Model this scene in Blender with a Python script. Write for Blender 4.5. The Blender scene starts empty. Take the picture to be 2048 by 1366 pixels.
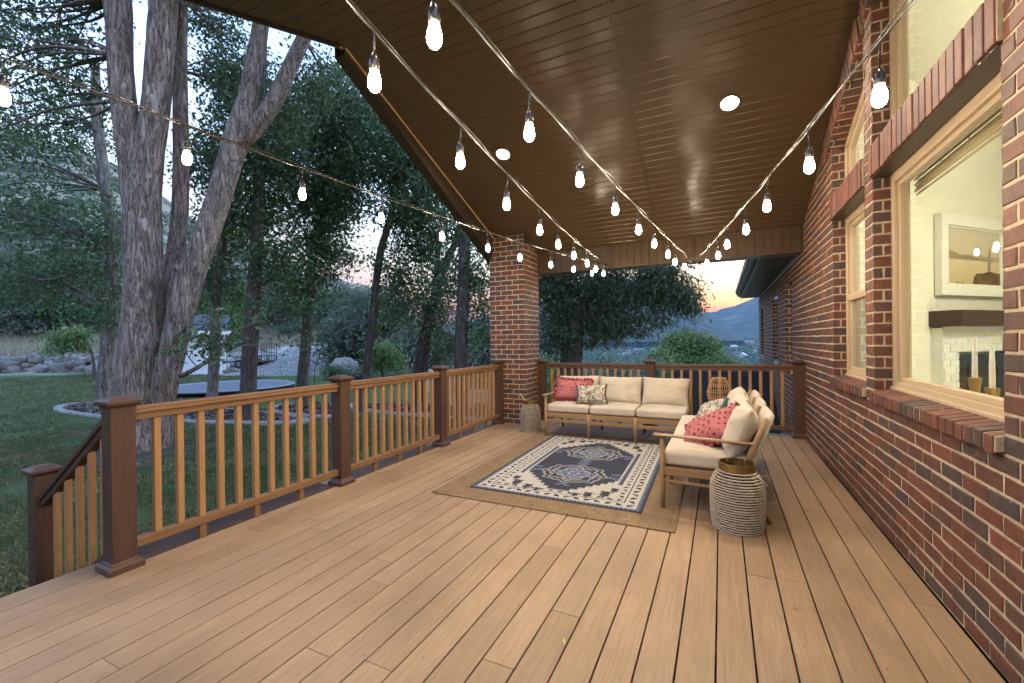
import bpy, math, random
import numpy as np
from mathutils import Vector, Matrix, noise as mnoise
R_ = math.radians
random.seed(7)
rng = np.random.RandomState(11)
scene = bpy.context.scene
COL = scene.collection

# ------------------------------------------------------------------ camera
F_PX, YAW, PITCH, ROLL, CAMZ = 859.0, 0.4532, -0.002, -0.0118, 1.3
_s, _c = math.sin(YAW), math.cos(YAW)
FW = Vector((-_s * math.cos(PITCH), _c * math.cos(PITCH), math.sin(PITCH)))
_r = Vector((_c, _s, 0)); _u = _r.cross(FW)
RT = _r * math.cos(ROLL) + _u * math.sin(ROLL)
UP = -_r * math.sin(ROLL) + _u * math.cos(ROLL)
CAM = Vector((0, 0, CAMZ))
cd = bpy.data.cameras.new('camera'); cam = bpy.data.objects.new('camera', cd); COL.objects.link(cam)
m = Matrix.Identity(4)
for i in range(3):
    m[i][0], m[i][1], m[i][2], m[i][3] = RT[i], UP[i], -FW[i], CAM[i]
cam.matrix_world = m
cd.sensor_width = 36; cd.lens = F_PX / 2048 * 36; cd.clip_start = 0.05; cd.clip_end = 30000
scene.camera = cam

def ray(px, py): return FW + RT * ((px - 1024) / F_PX) + UP * ((683 - py) / F_PX)
def at(px, py, D): return CAM + ray(px, py) * D          # photo pixel at a distance -> real point
def atz(px, py, z):
    d = ray(px, py); return CAM + d * ((z - CAMZ) / d.z)

# ------------------------------------------------------------------ mesh helpers
class MB:
    def __init__(s): s.v = []; s.f = []; s.sm = []; s.mi = []
    def add(s, vs, fs, smooth=False, mi=0):
        b = len(s.v); s.v.extend([tuple(v) for v in vs])
        for f in fs: s.f.append(tuple(b + i for i in f)); s.sm.append(smooth); s.mi.append(mi)
    def box(s, x0, y0, z0, x1, y1, z1, M=None, mi=0):
        vs = [Vector((x, y, z)) for z in (z0, z1) for y in (y0, y1) for x in (x0, x1)]
        if M is not None: vs = [M @ v for v in vs]
        s.add(vs, [(0, 2, 3, 1), (4, 5, 7, 6), (0, 1, 5, 4), (1, 3, 7, 5), (3, 2, 6, 7), (2, 0, 4, 6)], mi=mi)
    def bar(s, a, b, w, h, up=(0, 0, 1)):
        a, b = Vector(a), Vector(b); d = (b - a); L = d.length; d.normalize()
        x = d.cross(Vector(up))
        if x.length < 1e-4: x = d.cross(Vector((1, 0, 0)))
        x.normalize(); z = x.cross(d)
        M = Matrix(((x.x, d.x, z.x, a.x), (x.y, d.y, z.y, a.y), (x.z, d.z, z.z, a.z), (0, 0, 0, 1)))
        s.box(-w / 2, 0, -h / 2, w / 2, L, h / 2, M)
    def frustum(s, c, z0, z1, a0, b0, a1, b1):
        vs = [(c[0] + sx * a0, c[1] + sy * b0, z0) for sx, sy in ((-1, -1), (1, -1), (1, 1), (-1, 1))] + \
             [(c[0] + sx * a1, c[1] + sy * b1, z1) for sx, sy in ((-1, -1), (1, -1), (1, 1), (-1, 1))]
        s.add(vs, [(3, 2, 1, 0), (4, 5, 6, 7), (0, 1, 5, 4), (1, 2, 6, 5), (2, 3, 7, 6), (3, 0, 4, 7)])
    def tube(s, pts, rad, segs=8, caps=True, closed=False, smooth=True, disp=None):
        pts = [Vector(p) for p in pts]; n = len(pts)
        rad = rad if hasattr(rad, '__len__') else [rad] * n
        tans = []
        for i in range(n):
            if closed: t = pts[(i + 1) % n] - pts[i - 1]
            else: t = pts[min(i + 1, n - 1)] - pts[max(i - 1, 0)]
            tans.append(t.normalized() if t.length > 1e-9 else Vector((0, 0, 1)))
        a = tans[0].cross(Vector((0, 0, 1)))
        if a.length < 1e-3: a = tans[0].cross(Vector((1, 0, 0)))
        a.normalize(); vs = []
        for i in range(n):
            t = tans[i]; a = (a - t * a.dot(t))
            a = a.normalized() if a.length > 1e-6 else t.orthogonal().normalized()
            b = t.cross(a)
            for k in range(segs):
                an = 2 * math.pi * k / segs
                r = rad[i]
                if disp: r *= disp(i, an, pts[i])
                vs.append(pts[i] + a * (math.cos(an) * r) + b * (math.sin(an) * r))
        fs = []
        for i in range(n if closed else n - 1):
            j = (i + 1) % n
            for k in range(segs):
                k2 = (k + 1) % segs
                fs.append((i * segs + k, i * segs + k2, j * segs + k2, j * segs + k))
        s.add(vs, fs, smooth)
        if caps and not closed:
            b0 = len(s.v) - n * segs
            s.f.append(tuple(b0 + k for k in range(segs))[::-1]); s.sm.append(False); s.mi.append(0)
            s.f.append(tuple(b0 + (n - 1) * segs + k for k in range(segs))); s.sm.append(False); s.mi.append(0)
    def lathe(s, prof, segs=24, c=(0, 0, 0), smooth=True):
        vs = []; n = len(prof)
        for r, z in prof:
            for k in range(segs):
                an = 2 * math.pi * k / segs
                vs.append((c[0] + r * math.cos(an), c[1] + r * math.sin(an), c[2] + z))
        fs = []
        for i in range(n - 1):
            for k in range(segs):
                k2 = (k + 1) % segs
                fs.append((i * segs + k, i * segs + k2, (i + 1) * segs + k2, (i + 1) * segs + k))
        s.add(vs, fs, smooth)
    def grid(s, P, nu, nv, smooth=True, mi=0, closeu=False):
        fs = []
        for j in range(nv - 1):
            for i in range(nu if closeu else nu - 1):
                i2 = (i + 1) % nu
                fs.append((j * nu + i, j * nu + i2, (j + 1) * nu + i2, (j + 1) * nu + i))
        s.add(P, fs, smooth, mi)

def link(name, me, mat, parent):
    o = bpy.data.objects.new(name, me); COL.objects.link(o)
    if mat is not None:
        for mm in (mat if isinstance(mat, (list, tuple)) else [mat]): me.materials.append(mm)
    if parent is not None: o.parent = parent
    return o

def build(name, mb, mat, parent=None, world=False, bevel=0, segs=2, label=None):
    off = parent.location if (world and parent is not None) else None
    vs = mb.v
    if off is not None: vs = [(v[0] - off[0], v[1] - off[1], v[2] - off[2]) for v in vs]
    me = bpy.data.meshes.new(name); me.from_pydata(vs, [], mb.f)
    me.polygons.foreach_set('use_smooth', mb.sm); me.polygons.foreach_set('material_index', mb.mi)
    me.update()
    o = link(name, me, mat, parent)
    if bevel:
        b = o.modifiers.new('bevel', 'BEVEL'); b.width = bevel; b.segments = segs; b.limit_method = 'ANGLE'; b.angle_limit = R_(35)
    if label: o['label'] = label
    return o

def quads_np(name, V, mat, parent=None, off=None, tri=False):
    """V: (n,4,3) or (n,3,3) float array of separate faces"""
    n, k = V.shape[0], V.shape[1]
    if off is not None: V = V - np.array(off)[None, None, :]
    me = bpy.data.meshes.new(name)
    me.vertices.add(n * k); me.vertices.foreach_set('co', V.reshape(-1).astype(np.float32))
    me.loops.add(n * k); me.loops.foreach_set('vertex_index', np.arange(n * k, dtype=np.int32))
    me.polygons.add(n); me.polygons.foreach_set('loop_start', np.arange(0, n * k, k, dtype=np.int32))
    me.update(calc_edges=True); me.validate()
    return link(name, me, mat, parent)

def tag(o, label, cat, group=None, kind=None):
    if label: o['label'] = label
    if cat: o['category'] = cat
    if group: o['group'] = group
    if kind: o['kind'] = kind
    return o
def thing(name, label, cat, loc=(0, 0, 0), rz=0, group=None):
    o = bpy.data.objects.new(name, None); COL.objects.link(o); o.empty_display_size = .1
    o.location = loc; o.rotation_euler = (0, 0, rz)
    return tag(o, label, cat, group)
def copy_tree(o, parent=None):
    c = o.copy(); COL.objects.link(c); c.parent = parent
    for ch in list(o.children): copy_tree(ch, c)
    return c

# ------------------------------------------------------------------ materials
def newmat(name):
    mt = bpy.data.materials.new(name); mt.use_nodes = True
    nt = mt.node_tree; nt.nodes.clear()
    out = nt.nodes.new('ShaderNodeOutputMaterial')
    return mt, nt, out
def N(nt, t, **kw):
    n = nt.nodes.new(t)
    for k, v in kw.items():
        if k in n.inputs: n.inputs[k].default_value = v
        else: setattr(n, k, v)
    return n
def L(nt, a, b): nt.links.new(a, b)
def ramp(nt, fac, stops, interp='LINEAR'):
    r = nt.nodes.new('ShaderNodeValToRGB'); r.color_ramp.interpolation = interp
    el = r.color_ramp.elements
    while len(el) < len(stops): el.new(0.5)
    for e, (p, c) in zip(el, stops): e.position = p; e.color = (*c, 1) if len(c) == 3 else c
    L(nt, fac, r.inputs[0]); return r.outputs[0]
def coords(nt, scale=(1, 1, 1), kind='Object'):
    tc = nt.nodes.new('ShaderNodeTexCoord'); mp = nt.nodes.new('ShaderNodeMapping')
    mp.inputs['Scale'].default_value = scale
    if kind == 'Position':
        g = nt.nodes.new('ShaderNodeNewGeometry'); L(nt, g.outputs['Position'], mp.inputs['Vector'])
    else: L(nt, tc.outputs[kind], mp.inputs['Vector'])
    return mp.outputs[0]
def noise(nt, vec, scale, detail=4, rough=.55, dist=0):
    n = N(nt, 'ShaderNodeTexNoise', Scale=scale, Detail=detail, Roughness=rough, Distortion=dist)
    L(nt, vec, n.inputs['Vector']); return n.outputs['Fac']
def mix(nt, a, b, fac, mode='MIX'):
    n = nt.nodes.new('ShaderNodeMix'); n.data_type = 'RGBA'; n.blend_type = mode
    for sock, v in ((n.inputs[0], fac), (n.inputs[6], a), (n.inputs[7], b)):
        if isinstance(v, (int, float)): sock.default_value = v
        elif isinstance(v, tuple): sock.default_value = (*v, 1)
        else: L(nt, v, sock)
    return n.outputs[2]
def bump(nt, h, strength=.3, dist=.01, normal=None):
    b = N(nt, 'ShaderNodeBump', Strength=strength, Distance=dist); L(nt, h, b.inputs['Height'])
    if normal is not None: L(nt, normal, b.inputs['Normal'])
    return b.outputs[0]
def principled(nt, out, col, rough=.6, metal=0, spec=.5, nrm=None):
    p = N(nt, 'ShaderNodeBsdfPrincipled', Metallic=metal)
    p.inputs['Specular IOR Level'].default_value = spec
    if isinstance(col, tuple): p.inputs['Base Color'].default_value = (*col, 1)
    else: L(nt, col, p.inputs['Base Color'])
    if isinstance(rough, (int, float)): p.inputs['Roughness'].default_value = rough
    else: L(nt, rough, p.inputs['Roughness'])
    if nrm is not None: L(nt, nrm, p.inputs['Normal'])
    L(nt, p.outputs[0], out.inputs[0]); return p
def island(nt):
    g = nt.nodes.new('ShaderNodeNewGeometry'); return g.outputs['Random Per Island']

def mat_simple(name, c1, c2=None, rough=.6, sc=8, stretch=(1, 1, 1), bmp=.15, bsc=None, metal=0, spec=.5, bdist=.004, isl=0.0):
    mt, nt, out = newmat(name); v = coords(nt, stretch)
    c2 = c2 or tuple(x * .8 for x in c1)
    col = ramp(nt, noise(nt, v, sc, 5), [(.3, c1), (.7, c2)])
    if isl:
        col = mix(nt, col, ramp(nt, island(nt), [(0, (1 - isl,) * 3), (1, (1 + isl * .0,) * 3)]), 1.0, 'MULTIPLY')
    nr = bump(nt, noise(nt, v, bsc or sc * 4, 5), bmp, bdist) if bmp else None
    principled(nt, out, col, rough, metal, spec, nr); return mt

def mat_wood(name, c1, c2, axis=1, rough=.55, sc=14, bmp=.2, isl=.0, spec=.35):
    st = [1, 1, 1]; st[axis] = .06
    mt, nt, out = newmat(name); v = coords(nt, tuple(st))
    n1 = noise(nt, v, sc, 6, .6, .6); n2 = noise(nt, v, sc * 5, 5, .65)
    f = N(nt, 'ShaderNodeMath', operation='ADD'); L(nt, n1, f.inputs[0])
    m2 = N(nt, 'ShaderNodeMath', operation='MULTIPLY'); L(nt, n2, m2.inputs[0]); m2.inputs[1].default_value = .5
    L(nt, m2.outputs[0], f.inputs[1])
    col = ramp(nt, f.outputs[0], [(.5, c1), (1.0, c2)])
    if isl: col = mix(nt, col, ramp(nt, island(nt), [(0, (1 - isl,) * 3), (1, (1, 1, 1))]), 1.0, 'MULTIPLY')
    nr = bump(nt, f.outputs[0], bmp, .003)
    principled(nt, out, col, rough, 0, spec, nr); return mt

def mat_emit(name, col, s):
    mt, nt, out = newmat(name); e = N(nt, 'ShaderNodeEmission', Strength=s); e.inputs[0].default_value = (*col, 1)
    L(nt, e.outputs[0], out.inputs[0]); return mt

MT = {}
# composite decking
mt, nt, out = newmat('composite_decking'); v = coords(nt, (1, .05, 1)); vp = coords(nt)
g1 = noise(nt, v, 60, 6, .62, 1.2); g2 = noise(nt, vp, 260, 3, .6); g3 = noise(nt, vp, 1.3, 4)
base = ramp(nt, island(nt), [(0, (.300, .197, .113)), (.35, (.335, .221, .126)), (.7, (.370, .245, .141)), (1, (.318, .214, .130))])
base = mix(nt, base, ramp(nt, g1, [(.3, (.72, .72, .72)), (.62, (1.08, 1.06, 1.04))]), .75, 'MULTIPLY')
base = mix(nt, base, ramp(nt, g2, [(.3, (.84, .84, .84)), (.7, (1.1, 1.1, 1.1))]), .7, 'MULTIPLY')
base = mix(nt, base, ramp(nt, g3, [(.3, (.70, .68, .66)), (.62, (1.06, 1.06, 1.06))]), .85, 'MULTIPLY')
# grease spots and grit
vo = N(nt, 'ShaderNodeTexVoronoi', Scale=2.4); L(nt, vp, vo.inputs['Vector'])
spot = ramp(nt, vo.outputs['Distance'], [(.035, (.62, .58, .54)), (.075, (1, 1, 1))])
base = mix(nt, base, spot, .75, 'MULTIPLY')
vo2 = N(nt, 'ShaderNodeTexVoronoi', Scale=11.0); L(nt, vp, vo2.inputs['Vector'])
base = mix(nt, base, ramp(nt, vo2.outputs['Distance'], [(.035, (.3, .26, .22)), (.06, (1, 1, 1))]), .8, 'MULTIPLY')
hh = mix(nt, g1, g2, .35)
principled(nt, out, base, ramp(nt, g3, [(.3, (.5, .5, .5)), (.7, (.68, .68, .68))]), 0, .35, bump(nt, hh, .35, .002)); MT['deck'] = mt

MT['post'] = mat_wood('brown_stained_post', (.092, .046, .029), (.060, .031, .021), 2, .5, 22, .25)
MT['rail'] = mat_wood('lamplit_railing_composite', (.25, .135, .062), (.16, .083, .04), 1, .5, 22, .25)  # lawn side rails: golden lamp light put into the brown
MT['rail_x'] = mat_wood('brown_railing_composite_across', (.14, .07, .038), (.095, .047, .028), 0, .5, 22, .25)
MT['baluster'] = mat_wood('tan_baluster_composite', (.39, .21, .083), (.30, .155, .06), 2, .55, 26, .2)

def mat_brick(name, stops):
    mt, nt, out = newmat(name); v = coords(nt)
    c = ramp(nt, island(nt), stops)
    n1 = noise(nt, v, 14, 5, .6); n2 = noise(nt, v, 90, 4, .65)
    c = mix(nt, c, ramp(nt, n1, [(.3, (.62, .6, .62)), (.68, (1.2, 1.15, 1.1))]), .8, 'MULTIPLY')
    c = mix(nt, c, ramp(nt, n2, [(.28, (.55, .55, .55)), (.5, (1, 1, 1))]), .6, 'MULTIPLY')
    fl = noise(nt, v, 42, 3, .5)
    c = mix(nt, c, (.42, .33, .24), ramp(nt, fl, [(.69, (0, 0, 0)), (.76, (.7, .7, .7))]))
    h = mix(nt, n1, n2, .5)
    principled(nt, out, c, .62, 0, .4, bump(nt, h, .55, .005)); return mt
BR = [(0, (.16, .058, .036)), (.18, (.12, .05, .036)), (.34, (.19, .07, .042)), (.48, (.095, .045, .035)), (.60, (.145, .06, .042)), (.72, (.075, .053, .047)), (.8, (.13, .056, .040)), (.91, (.066, .053, .050)), (1, (.10, .056, .045))]
MT['brick'] = mat_brick('red_brick', BR)
MT['soldier'] = mat_brick('rosy_brick', [(0, (.20, .082, .054)), (.4, (.165, .064, .044)), (.7, (.125, .062, .054)), (1, (.22, .10, .066))])
MT['mortar'] = mat_simple('tan_mortar', (.56, .46, .33), (.40, .325, .23), .85, 30, bmp=.8, bsc=110, spec=.2, bdist=.006)
MT['soffit'] = None
mt, nt, out = newmat('bronze_soffit'); v = coords(nt)
c = mix(nt, (.080, .049, .0235), (.066, .041, .021), noise(nt, v, 3, 3))
principled(nt, out, c, .26, 0, .6, bump(nt, noise(nt, coords(nt, (.4, 1, 1)), 9, 2), .10, .01)); MT['soffit'] = mt
MT['fascia'] = mat_simple('brown_fascia', (.034, .021, .012), (.028, .018, .010), .4, 5, bmp=.05)
MT['navyfascia'] = mat_simple('dark_bronze_gutter', (.022, .018, .018), (.017, .015, .016), .3, 5, bmp=.03)
MT['frame'] = mat_simple('almond_window_frame', (.50, .385, .255), (.47, .36, .24), .4, 4, bmp=.03)
MT['cream'] = mat_simple('cream_plaster', (.78, .75, .62), (.75, .72, .60), .8, 2, bmp=.06, bsc=60)
MT['white'] = mat_simple('white_paint', (.78, .76, .68), (.74, .72, .64), .55, 6, bmp=.1)
MT['mantel'] = mat_wood('dark_mantel_wood', (.07, .034, .02), (.035, .018, .012), 0, .4, 10, .4)
MT['firebox'] = mat_simple('sooty_firebox', (.02, .018, .017), (.012, .012, .012), .8)
MT['brass'] = mat_simple('brushed_brass', (.40, .27, .11), (.30, .20, .085), .38, 30, (1, 1, .05), .08, metal=1)
MT['wax'] = mat_simple('ivory_wax', (.78, .72, .62), (.74, .68, .58), .5, 4, bmp=.02)
MT['blind'] = mat_wood('woven_reed_shade', (.62, .53, .34), (.46, .38, .22), 1, .7, 60, .5)
mt, nt, out = newmat('window_glass')
tr = N(nt, 'ShaderNodeBsdfTransparent'); tr.inputs[0].default_value = (.93, .96, .93, 1)
gl = N(nt, 'ShaderNodeBsdfGlossy', Roughness=0.0); lw = N(nt, 'ShaderNodeLayerWeight'); pw = N(nt, 'ShaderNodeMath', operation='POWER'); L(nt, lw.outputs['Facing'], pw.inputs[0]); pw.inputs[1].default_value = 4.0
fr = N(nt, 'ShaderNodeMath', operation='MULTIPLY_ADD'); L(nt, pw.outputs[0], fr.inputs[0]); fr.inputs[1].default_value = .75; fr.inputs[2].default_value = .06
ms = N(nt, 'ShaderNodeMixShader'); L(nt, fr.outputs[0], ms.inputs[0]); L(nt, tr.outputs[0], ms.inputs[1]); L(nt, gl.outputs[0], ms.inputs[2]); L(nt, ms.outputs[0], out.inputs[0])
MT['glass'] = mt

MT['teak'] = mat_wood('oiled_acacia', (.34, .205, .095), (.22, .125, .055), 0, .45, 16, .2)
MT['teak_y'] = mat_wood('oiled_acacia_lengthwise', (.34, .205, .095), (.22, .125, .055), 1, .45, 16, .2)
MT['teak_z'] = mat_wood('oiled_acacia_upright', (.34, .205, .095), (.22, .125, .055), 2, .45, 16, .2)
def mat_cloth(name, c1, c2, sc=700):
    mt, nt, out = newmat(name); v = coords(nt)
    n1 = noise(nt, v, sc, 2, .6); n2 = noise(nt, v, 6, 4)
    c = mix(nt, ramp(nt, n1, [(.3, c2), (.7, c1)]), ramp(nt, n2, [(.3, (.93, .92, .9)), (.7, (1.03, 1.03, 1.03))]), 1.0, 'MULTIPLY')
    b1 = bump(nt, n1, .25, .001); b2 = bump(nt, noise(nt, v, 9, 3, .5, 1.0), .25, .012, b1)
    p = principled(nt, out, c, .9, 0, .2, b2); p.inputs['Sheen Weight'].default_value = .15; return mt
MT['canvas'] = mat_cloth('beige_canvas', (.56, .48, .375), (.46, .39, .30))
MT['sling'] = mat_cloth('pale_sling_cloth', (.54, .475, .38), (.44, .385, .31))
# coral cushion print
mt, nt, out = newmat('coral_print'); v = coords(nt)
vo = N(nt, 'ShaderNodeTexVoronoi', Scale=26.0, Randomness=.3); L(nt, v, vo.inputs['Vector'])
d = N(nt, 'ShaderNodeMath', operation='ADD'); L(nt, vo.outputs['Distance'], d.inputs[0])
nn = N(nt, 'ShaderNodeMath', operation='MULTIPLY_ADD'); L(nt, noise(nt, v, 70, 3), nn.inputs[0]); nn.inputs[1].default_value = .75; nn.inputs[2].default_value = -.38
L(nt, nn.outputs[0], d.inputs[1])
c = ramp(nt, d.outputs[0], [(.27, (.15, .016, .026)), (.33, (.42, .14, .135))])
principled(nt, out, c, .85, 0, .2, bump(nt, noise(nt, v, 13, 3), .4, .01)); MT['coral'] = mt
mt, nt, out = newmat('ruffle_print'); v = coords(nt)
vo = N(nt, 'ShaderNodeTexVoronoi', Scale=62.0); L(nt, v, vo.inputs['Vector'])
c = ramp(nt, vo.outputs['Distance'], [(.22, (.66, .34, .33)), (.36, (.24, .024, .04)), (.7, (.18, .015, .03))])
principled(nt, out, c, .85, 0, .2); MT['ruffle'] = mt
mt, nt, out = newmat('floral_print'); v = coords(nt)
vo = N(nt, 'ShaderNodeTexVoronoi', Scale=38.0); L(nt, v, vo.inputs['Vector'])
pal = ramp(nt, vo.outputs['Color'], [(0, (.55, .48, .35)), (.3, (.07, .085, .08)), (.45, (.14, .22, .21)), (.55, (.56, .48, .35)), (.66, (.34, .11, .065)), (.74, (.10, .10, .085)), (.86, (.28, .15, .05)), (.92, (.5, .44, .33))], 'CONSTANT')
nz = noise(nt, v, 48, 3, .6, 2.5)
c = mix(nt, pal, (.63, .56, .43), ramp(nt, nz, [(.52, (0, 0, 0)), (.57, (1, 1, 1))]))
c = mix(nt, c, (.08, .095, .085), ramp(nt, noise(nt, v, 34, 2, .5, 3.5), [(.47, (0, 0, 0)), (.5, (1, 1, 1)), (.53, (0, 0, 0))]))
principled(nt, out, c, .85, 0, .2, bump(nt, noise(nt, v, 13, 3), .3, .01)); MT['floral'] = mt
MT['teal'] = mat_cloth('teal_velvet', (.05, .13, .13), (.035, .1, .1)); MT['darktrim'] = mat_cloth('dark_brown_trim', (.06, .04, .032), (.04, .028, .022))
# jute
mt, nt, out = newmat('jute_weave'); v = coords(nt)
w1 = N(nt, 'ShaderNodeTexWave', Scale=52.0, Distortion=3.0, bands_direction='Y'); w1.inputs['Detail'].default_value = 2; L(nt, v, w1.inputs['Vector'])
n1 = noise(nt, coords(nt, (1, .18, 1)), 210, 4, .65); n2 = noise(nt, v, 5, 3)
c = ramp(nt, n1, [(.3, (.13, .080, .040)), (.55, (.27, .180, .100)), (.75, (.38, .27, .16))])
c = mix(nt, c, ramp(nt, w1.outputs['Fac'], [(0, (.72, .7, .68)), (1, (1.06, 1.06, 1.06))]), .7, 'MULTIPLY')
c = mix(nt, c, ramp(nt, n2, [(.3, (.85, .85, .85)), (.7, (1.08, 1.08, 1.08))]), 1, 'MULTIPLY')
principled(nt, out, c, .9, 0, .15, bump(nt, mix(nt, n1, w1.outputs['Fac'], .4), .7, .004)); MT['jute'] = mt
mt, nt, out = newmat('rug_pile'); a = N(nt, 'ShaderNodeAttribute', attribute_name='rug_colour'); v = coords(nt)
n1 = noise(nt, v, 320, 3, .7)
c = mix(nt, a.outputs['Color'], ramp(nt, n1, [(.3, (.7, .7, .7)), (.7, (1.2, 1.2, 1.2))]), .8, 'MULTIPLY')
principled(nt, out, c, .95, 0, .1, bump(nt, n1, .5, .003)); MT['rug'] = mt
MT['rope'] = mat_simple('bleached_rope', (.50, .42, .315), (.33, .265, .19), .85, 60, (1, 1, 1), .6, 240, bdist=.003)
MT['darkmetal'] = mat_simple('black_metal', (.018, .017, .016), (.014, .013, .013), .4, 10, bmp=.05)
MT['cane'] = mat_simple('natural_cane', (.52, .33, .14), (.40, .23, .09), .5, 25, bmp=.2)
MT['tabletop'] = mat_wood('mauve_brown_tabletop', (.17, .10, .085), (.12, .07, .06), 0, .32, 14, .15)
MT['cord'] = mat_simple('black_cable', (.03, .028, .026), (.022, .02, .02), .25, 20, bmp=.05, spec=.8)
MT['bulb'] = mat_emit('lit_filament_bulb', (1, .80, .56), 1.08)
MT['can'] = mat_emit('lit_downlight', (1, .86, .66), 3.7)
MT['roomlamp'] = mat_emit('lit_room_lamp', (1, .95, .80), .58)
# ------------------------------------------------------------------ brickwork
CH, CM, JT = 0.0775, 0.2075, 0.0125          # course height, brick module, joint
def bricks(mb, mo, O, u, v, n, rows, proud=.0026, back=.012, shift=0.0, module=CM, h=CH, mortar=True, jit=1.0):
    """rows: list of (v0, [(u0,u1),...], parity)"""
    O, u, v, n = Vector(O), Vector(u), Vector(v), Vector(n)
    flip = u.cross(v).dot(n) < 0
    for v0, iv, par in rows:
        for a, b in iv:
            if mortar and mo is not None:
                q = [O + u * x + v * z - n * .001 for x, z in ((a, v0), (b, v0), (b, v0 + h), (a, v0 + h))]
                mo.add(q, [(3, 2, 1, 0) if flip else (0, 1, 2, 3)])
            x = math.floor((a - shift) / module) * module + shift + (module / 2 if par else 0) - module
            while x < b:
                x0, x1 = max(a, x + JT / 2), min(b, x + module - JT / 2)
                if a > x + JT / 2 and a > 0 and False: pass
                x += module
                if x1 - x0 < .022: continue
                j = lambda s: random.uniform(-s, s) * jit
                z0, z1 = v0 + JT / 2 + j(.0014), v0 + h - JT / 2 + j(.0014)
                pr = proud + j(.0016); bv = .0035
                ox, tl = j(.0012), j(.0016)
                j = lambda s: random.uniform(-s, s) * jit * 1.5
                c = [(x0 + ox + j(.0016), z0 + tl + j(.0012)), (x1 + ox + j(.0016), z0 - tl + j(.0012)), (x1 + ox + j(.0016), z1 - tl + j(.0012)), (x0 + ox + j(.0016), z1 + tl + j(.0012))]
                cx, cz = (x0 + x1) / 2, (z0 + z1) / 2
                ins = [(px - bv * (1 if px > cx else -1), pz - bv * (1 if pz > cz else -1)) for px, pz in c]
                vs = [O + u * p[0] + v * p[1] - n * back for p in c] + [O + u * p[0] + v * p[1] + n * (pr - bv * .8 + j(.001)) for p in c] + [O + u * p[0] + v * p[1] + n * (pr + j(.0012)) for p in ins]
                fs = []
                for k in range(4):
                    k2 = (k + 1) % 4
                    fs += [(k, k2, 4 + k2, 4 + k), (4 + k, 4 + k2, 8 + k2, 8 + k)]
                fs.append((8, 9, 10, 11))
                if flip: fs = [f[::-1] for f in fs]
                mb.add(vs, fs)

XW = 0.96
CS, CY0, CZ0 = .41, 6.6, 2.746                 # sloped ceiling: z = CZ0 + CS*(CY0-y)
def zc(y): return CZ0 + CS * (CY0 - y)
def cut(iv, a, b):
    r = []
    for p, q in iv:
        if b <= p or a >= q: r.append((p, q)); continue
        if a > p: r.append((p, a))
        if b < q: r.append((b, q))
    return r
YB0, YB1, YS0, YS1 = 2.27, 3.80, 3.985, 5.0    # big and small window openings
def top_b(y): return 3.60 + CS * (3.83 - y)
def top_s(y): return 3.09 + CS * (5.0 - y)
rows = []
z = .847 - CH * 52; k = 0
while z < 5.2:
    zm = z + CH / 2; iv = [(1.0, 13.9)]
    if zm < -.03: iv = [(6.76, 13.9)]
    if zm > 2.42: iv = [(1.0, 6.88)]
    if zm > 2.70: iv = [(1.0, max(1.0, CY0 + (CZ0 - (z + CH)) / CS + .12))]
    if .847 <= zm < 2.40: iv = cut(cut(iv, YB0, YB1), YS0, YS1)
    if 2.40 <= zm < 2.612: iv = cut(cut(iv, YB0 - .01, YB1 + .002), YS0, YS1 + .002)
    if zm >= 2.612:
        yb = min(YB1, 3.83 - (zm - 3.60) / CS)
        if yb > YB0: iv = cut(iv, YB0, yb)
        ys = min(YS1, 5.0 - (zm - 3.09) / CS)
        if ys > YS0: iv = cut(iv, YS0, ys)
    if .78 <= zm < 2.2: iv = cut(iv, 7.62, 8.38)
    if .78 <= zm < 2.05: iv = cut(cut(iv, 9.45, 10.3), 12.4, 13.2)
    rows.append((z, [t for t in iv if t[1] - t[0] > .02], k % 2)); z += CH; k += 1

house = thing('brick_house', 'red brick house wall with almond framed windows running along the right side of the deck', 'house', (XW, 4.0, 0))
mb, mo = MB(), MB()
bricks(mb, mo, (XW, 0, 0), (0, 1, 0), (0, 0, 1), (-1, 0, 0), rows)
# reveals (jambs) of the two near windows and the window beyond the railing
def jamb(y, ny, z0, z1, par0=0, x1=1.065):
    rr = []; zz = .847 - CH * 40; kk = 0
    while zz < z1 - .02:
        if zz > z0 - .02: rr.append((zz, [(0.0, x1 - XW)], (kk + par0) % 2))
        zz += CH; kk += 1
    bricks(mb, mo, (XW, y, 0), (1, 0, 0), (0, 0, 1), (0, ny, 0), rr, module=.23, shift=-.06)
jamb(YB1, -1, .93, 2.40); jamb(YB1, -1, 2.62, top_b(YB1)); jamb(YB0, 1, .93, 2.40); jamb(YB0, 1, 2.62, top_b(YB0))
jamb(YS1, -1, .93, 2.40); jamb(YS1, -1, 2.62, top_s(YS1)); jamb(YS0, 1, .93, 2.40); jamb(YS0, 1, 2.62, top_s(YS0))
jamb(8.38, -1, .82, 2.2); jamb(10.3, -1, .82, 2.05); jamb(13.2, -1, .82, 2.05)
wall = build('brick_wall', mb, MT['brick'], house, True)
build('mortar', mo, MT['mortar'], wall, False)          # reparented below in world space
mw = bpy.data.objects['mortar']; mw.location = (-house.location[0], -house.location[1], 0)

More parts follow.
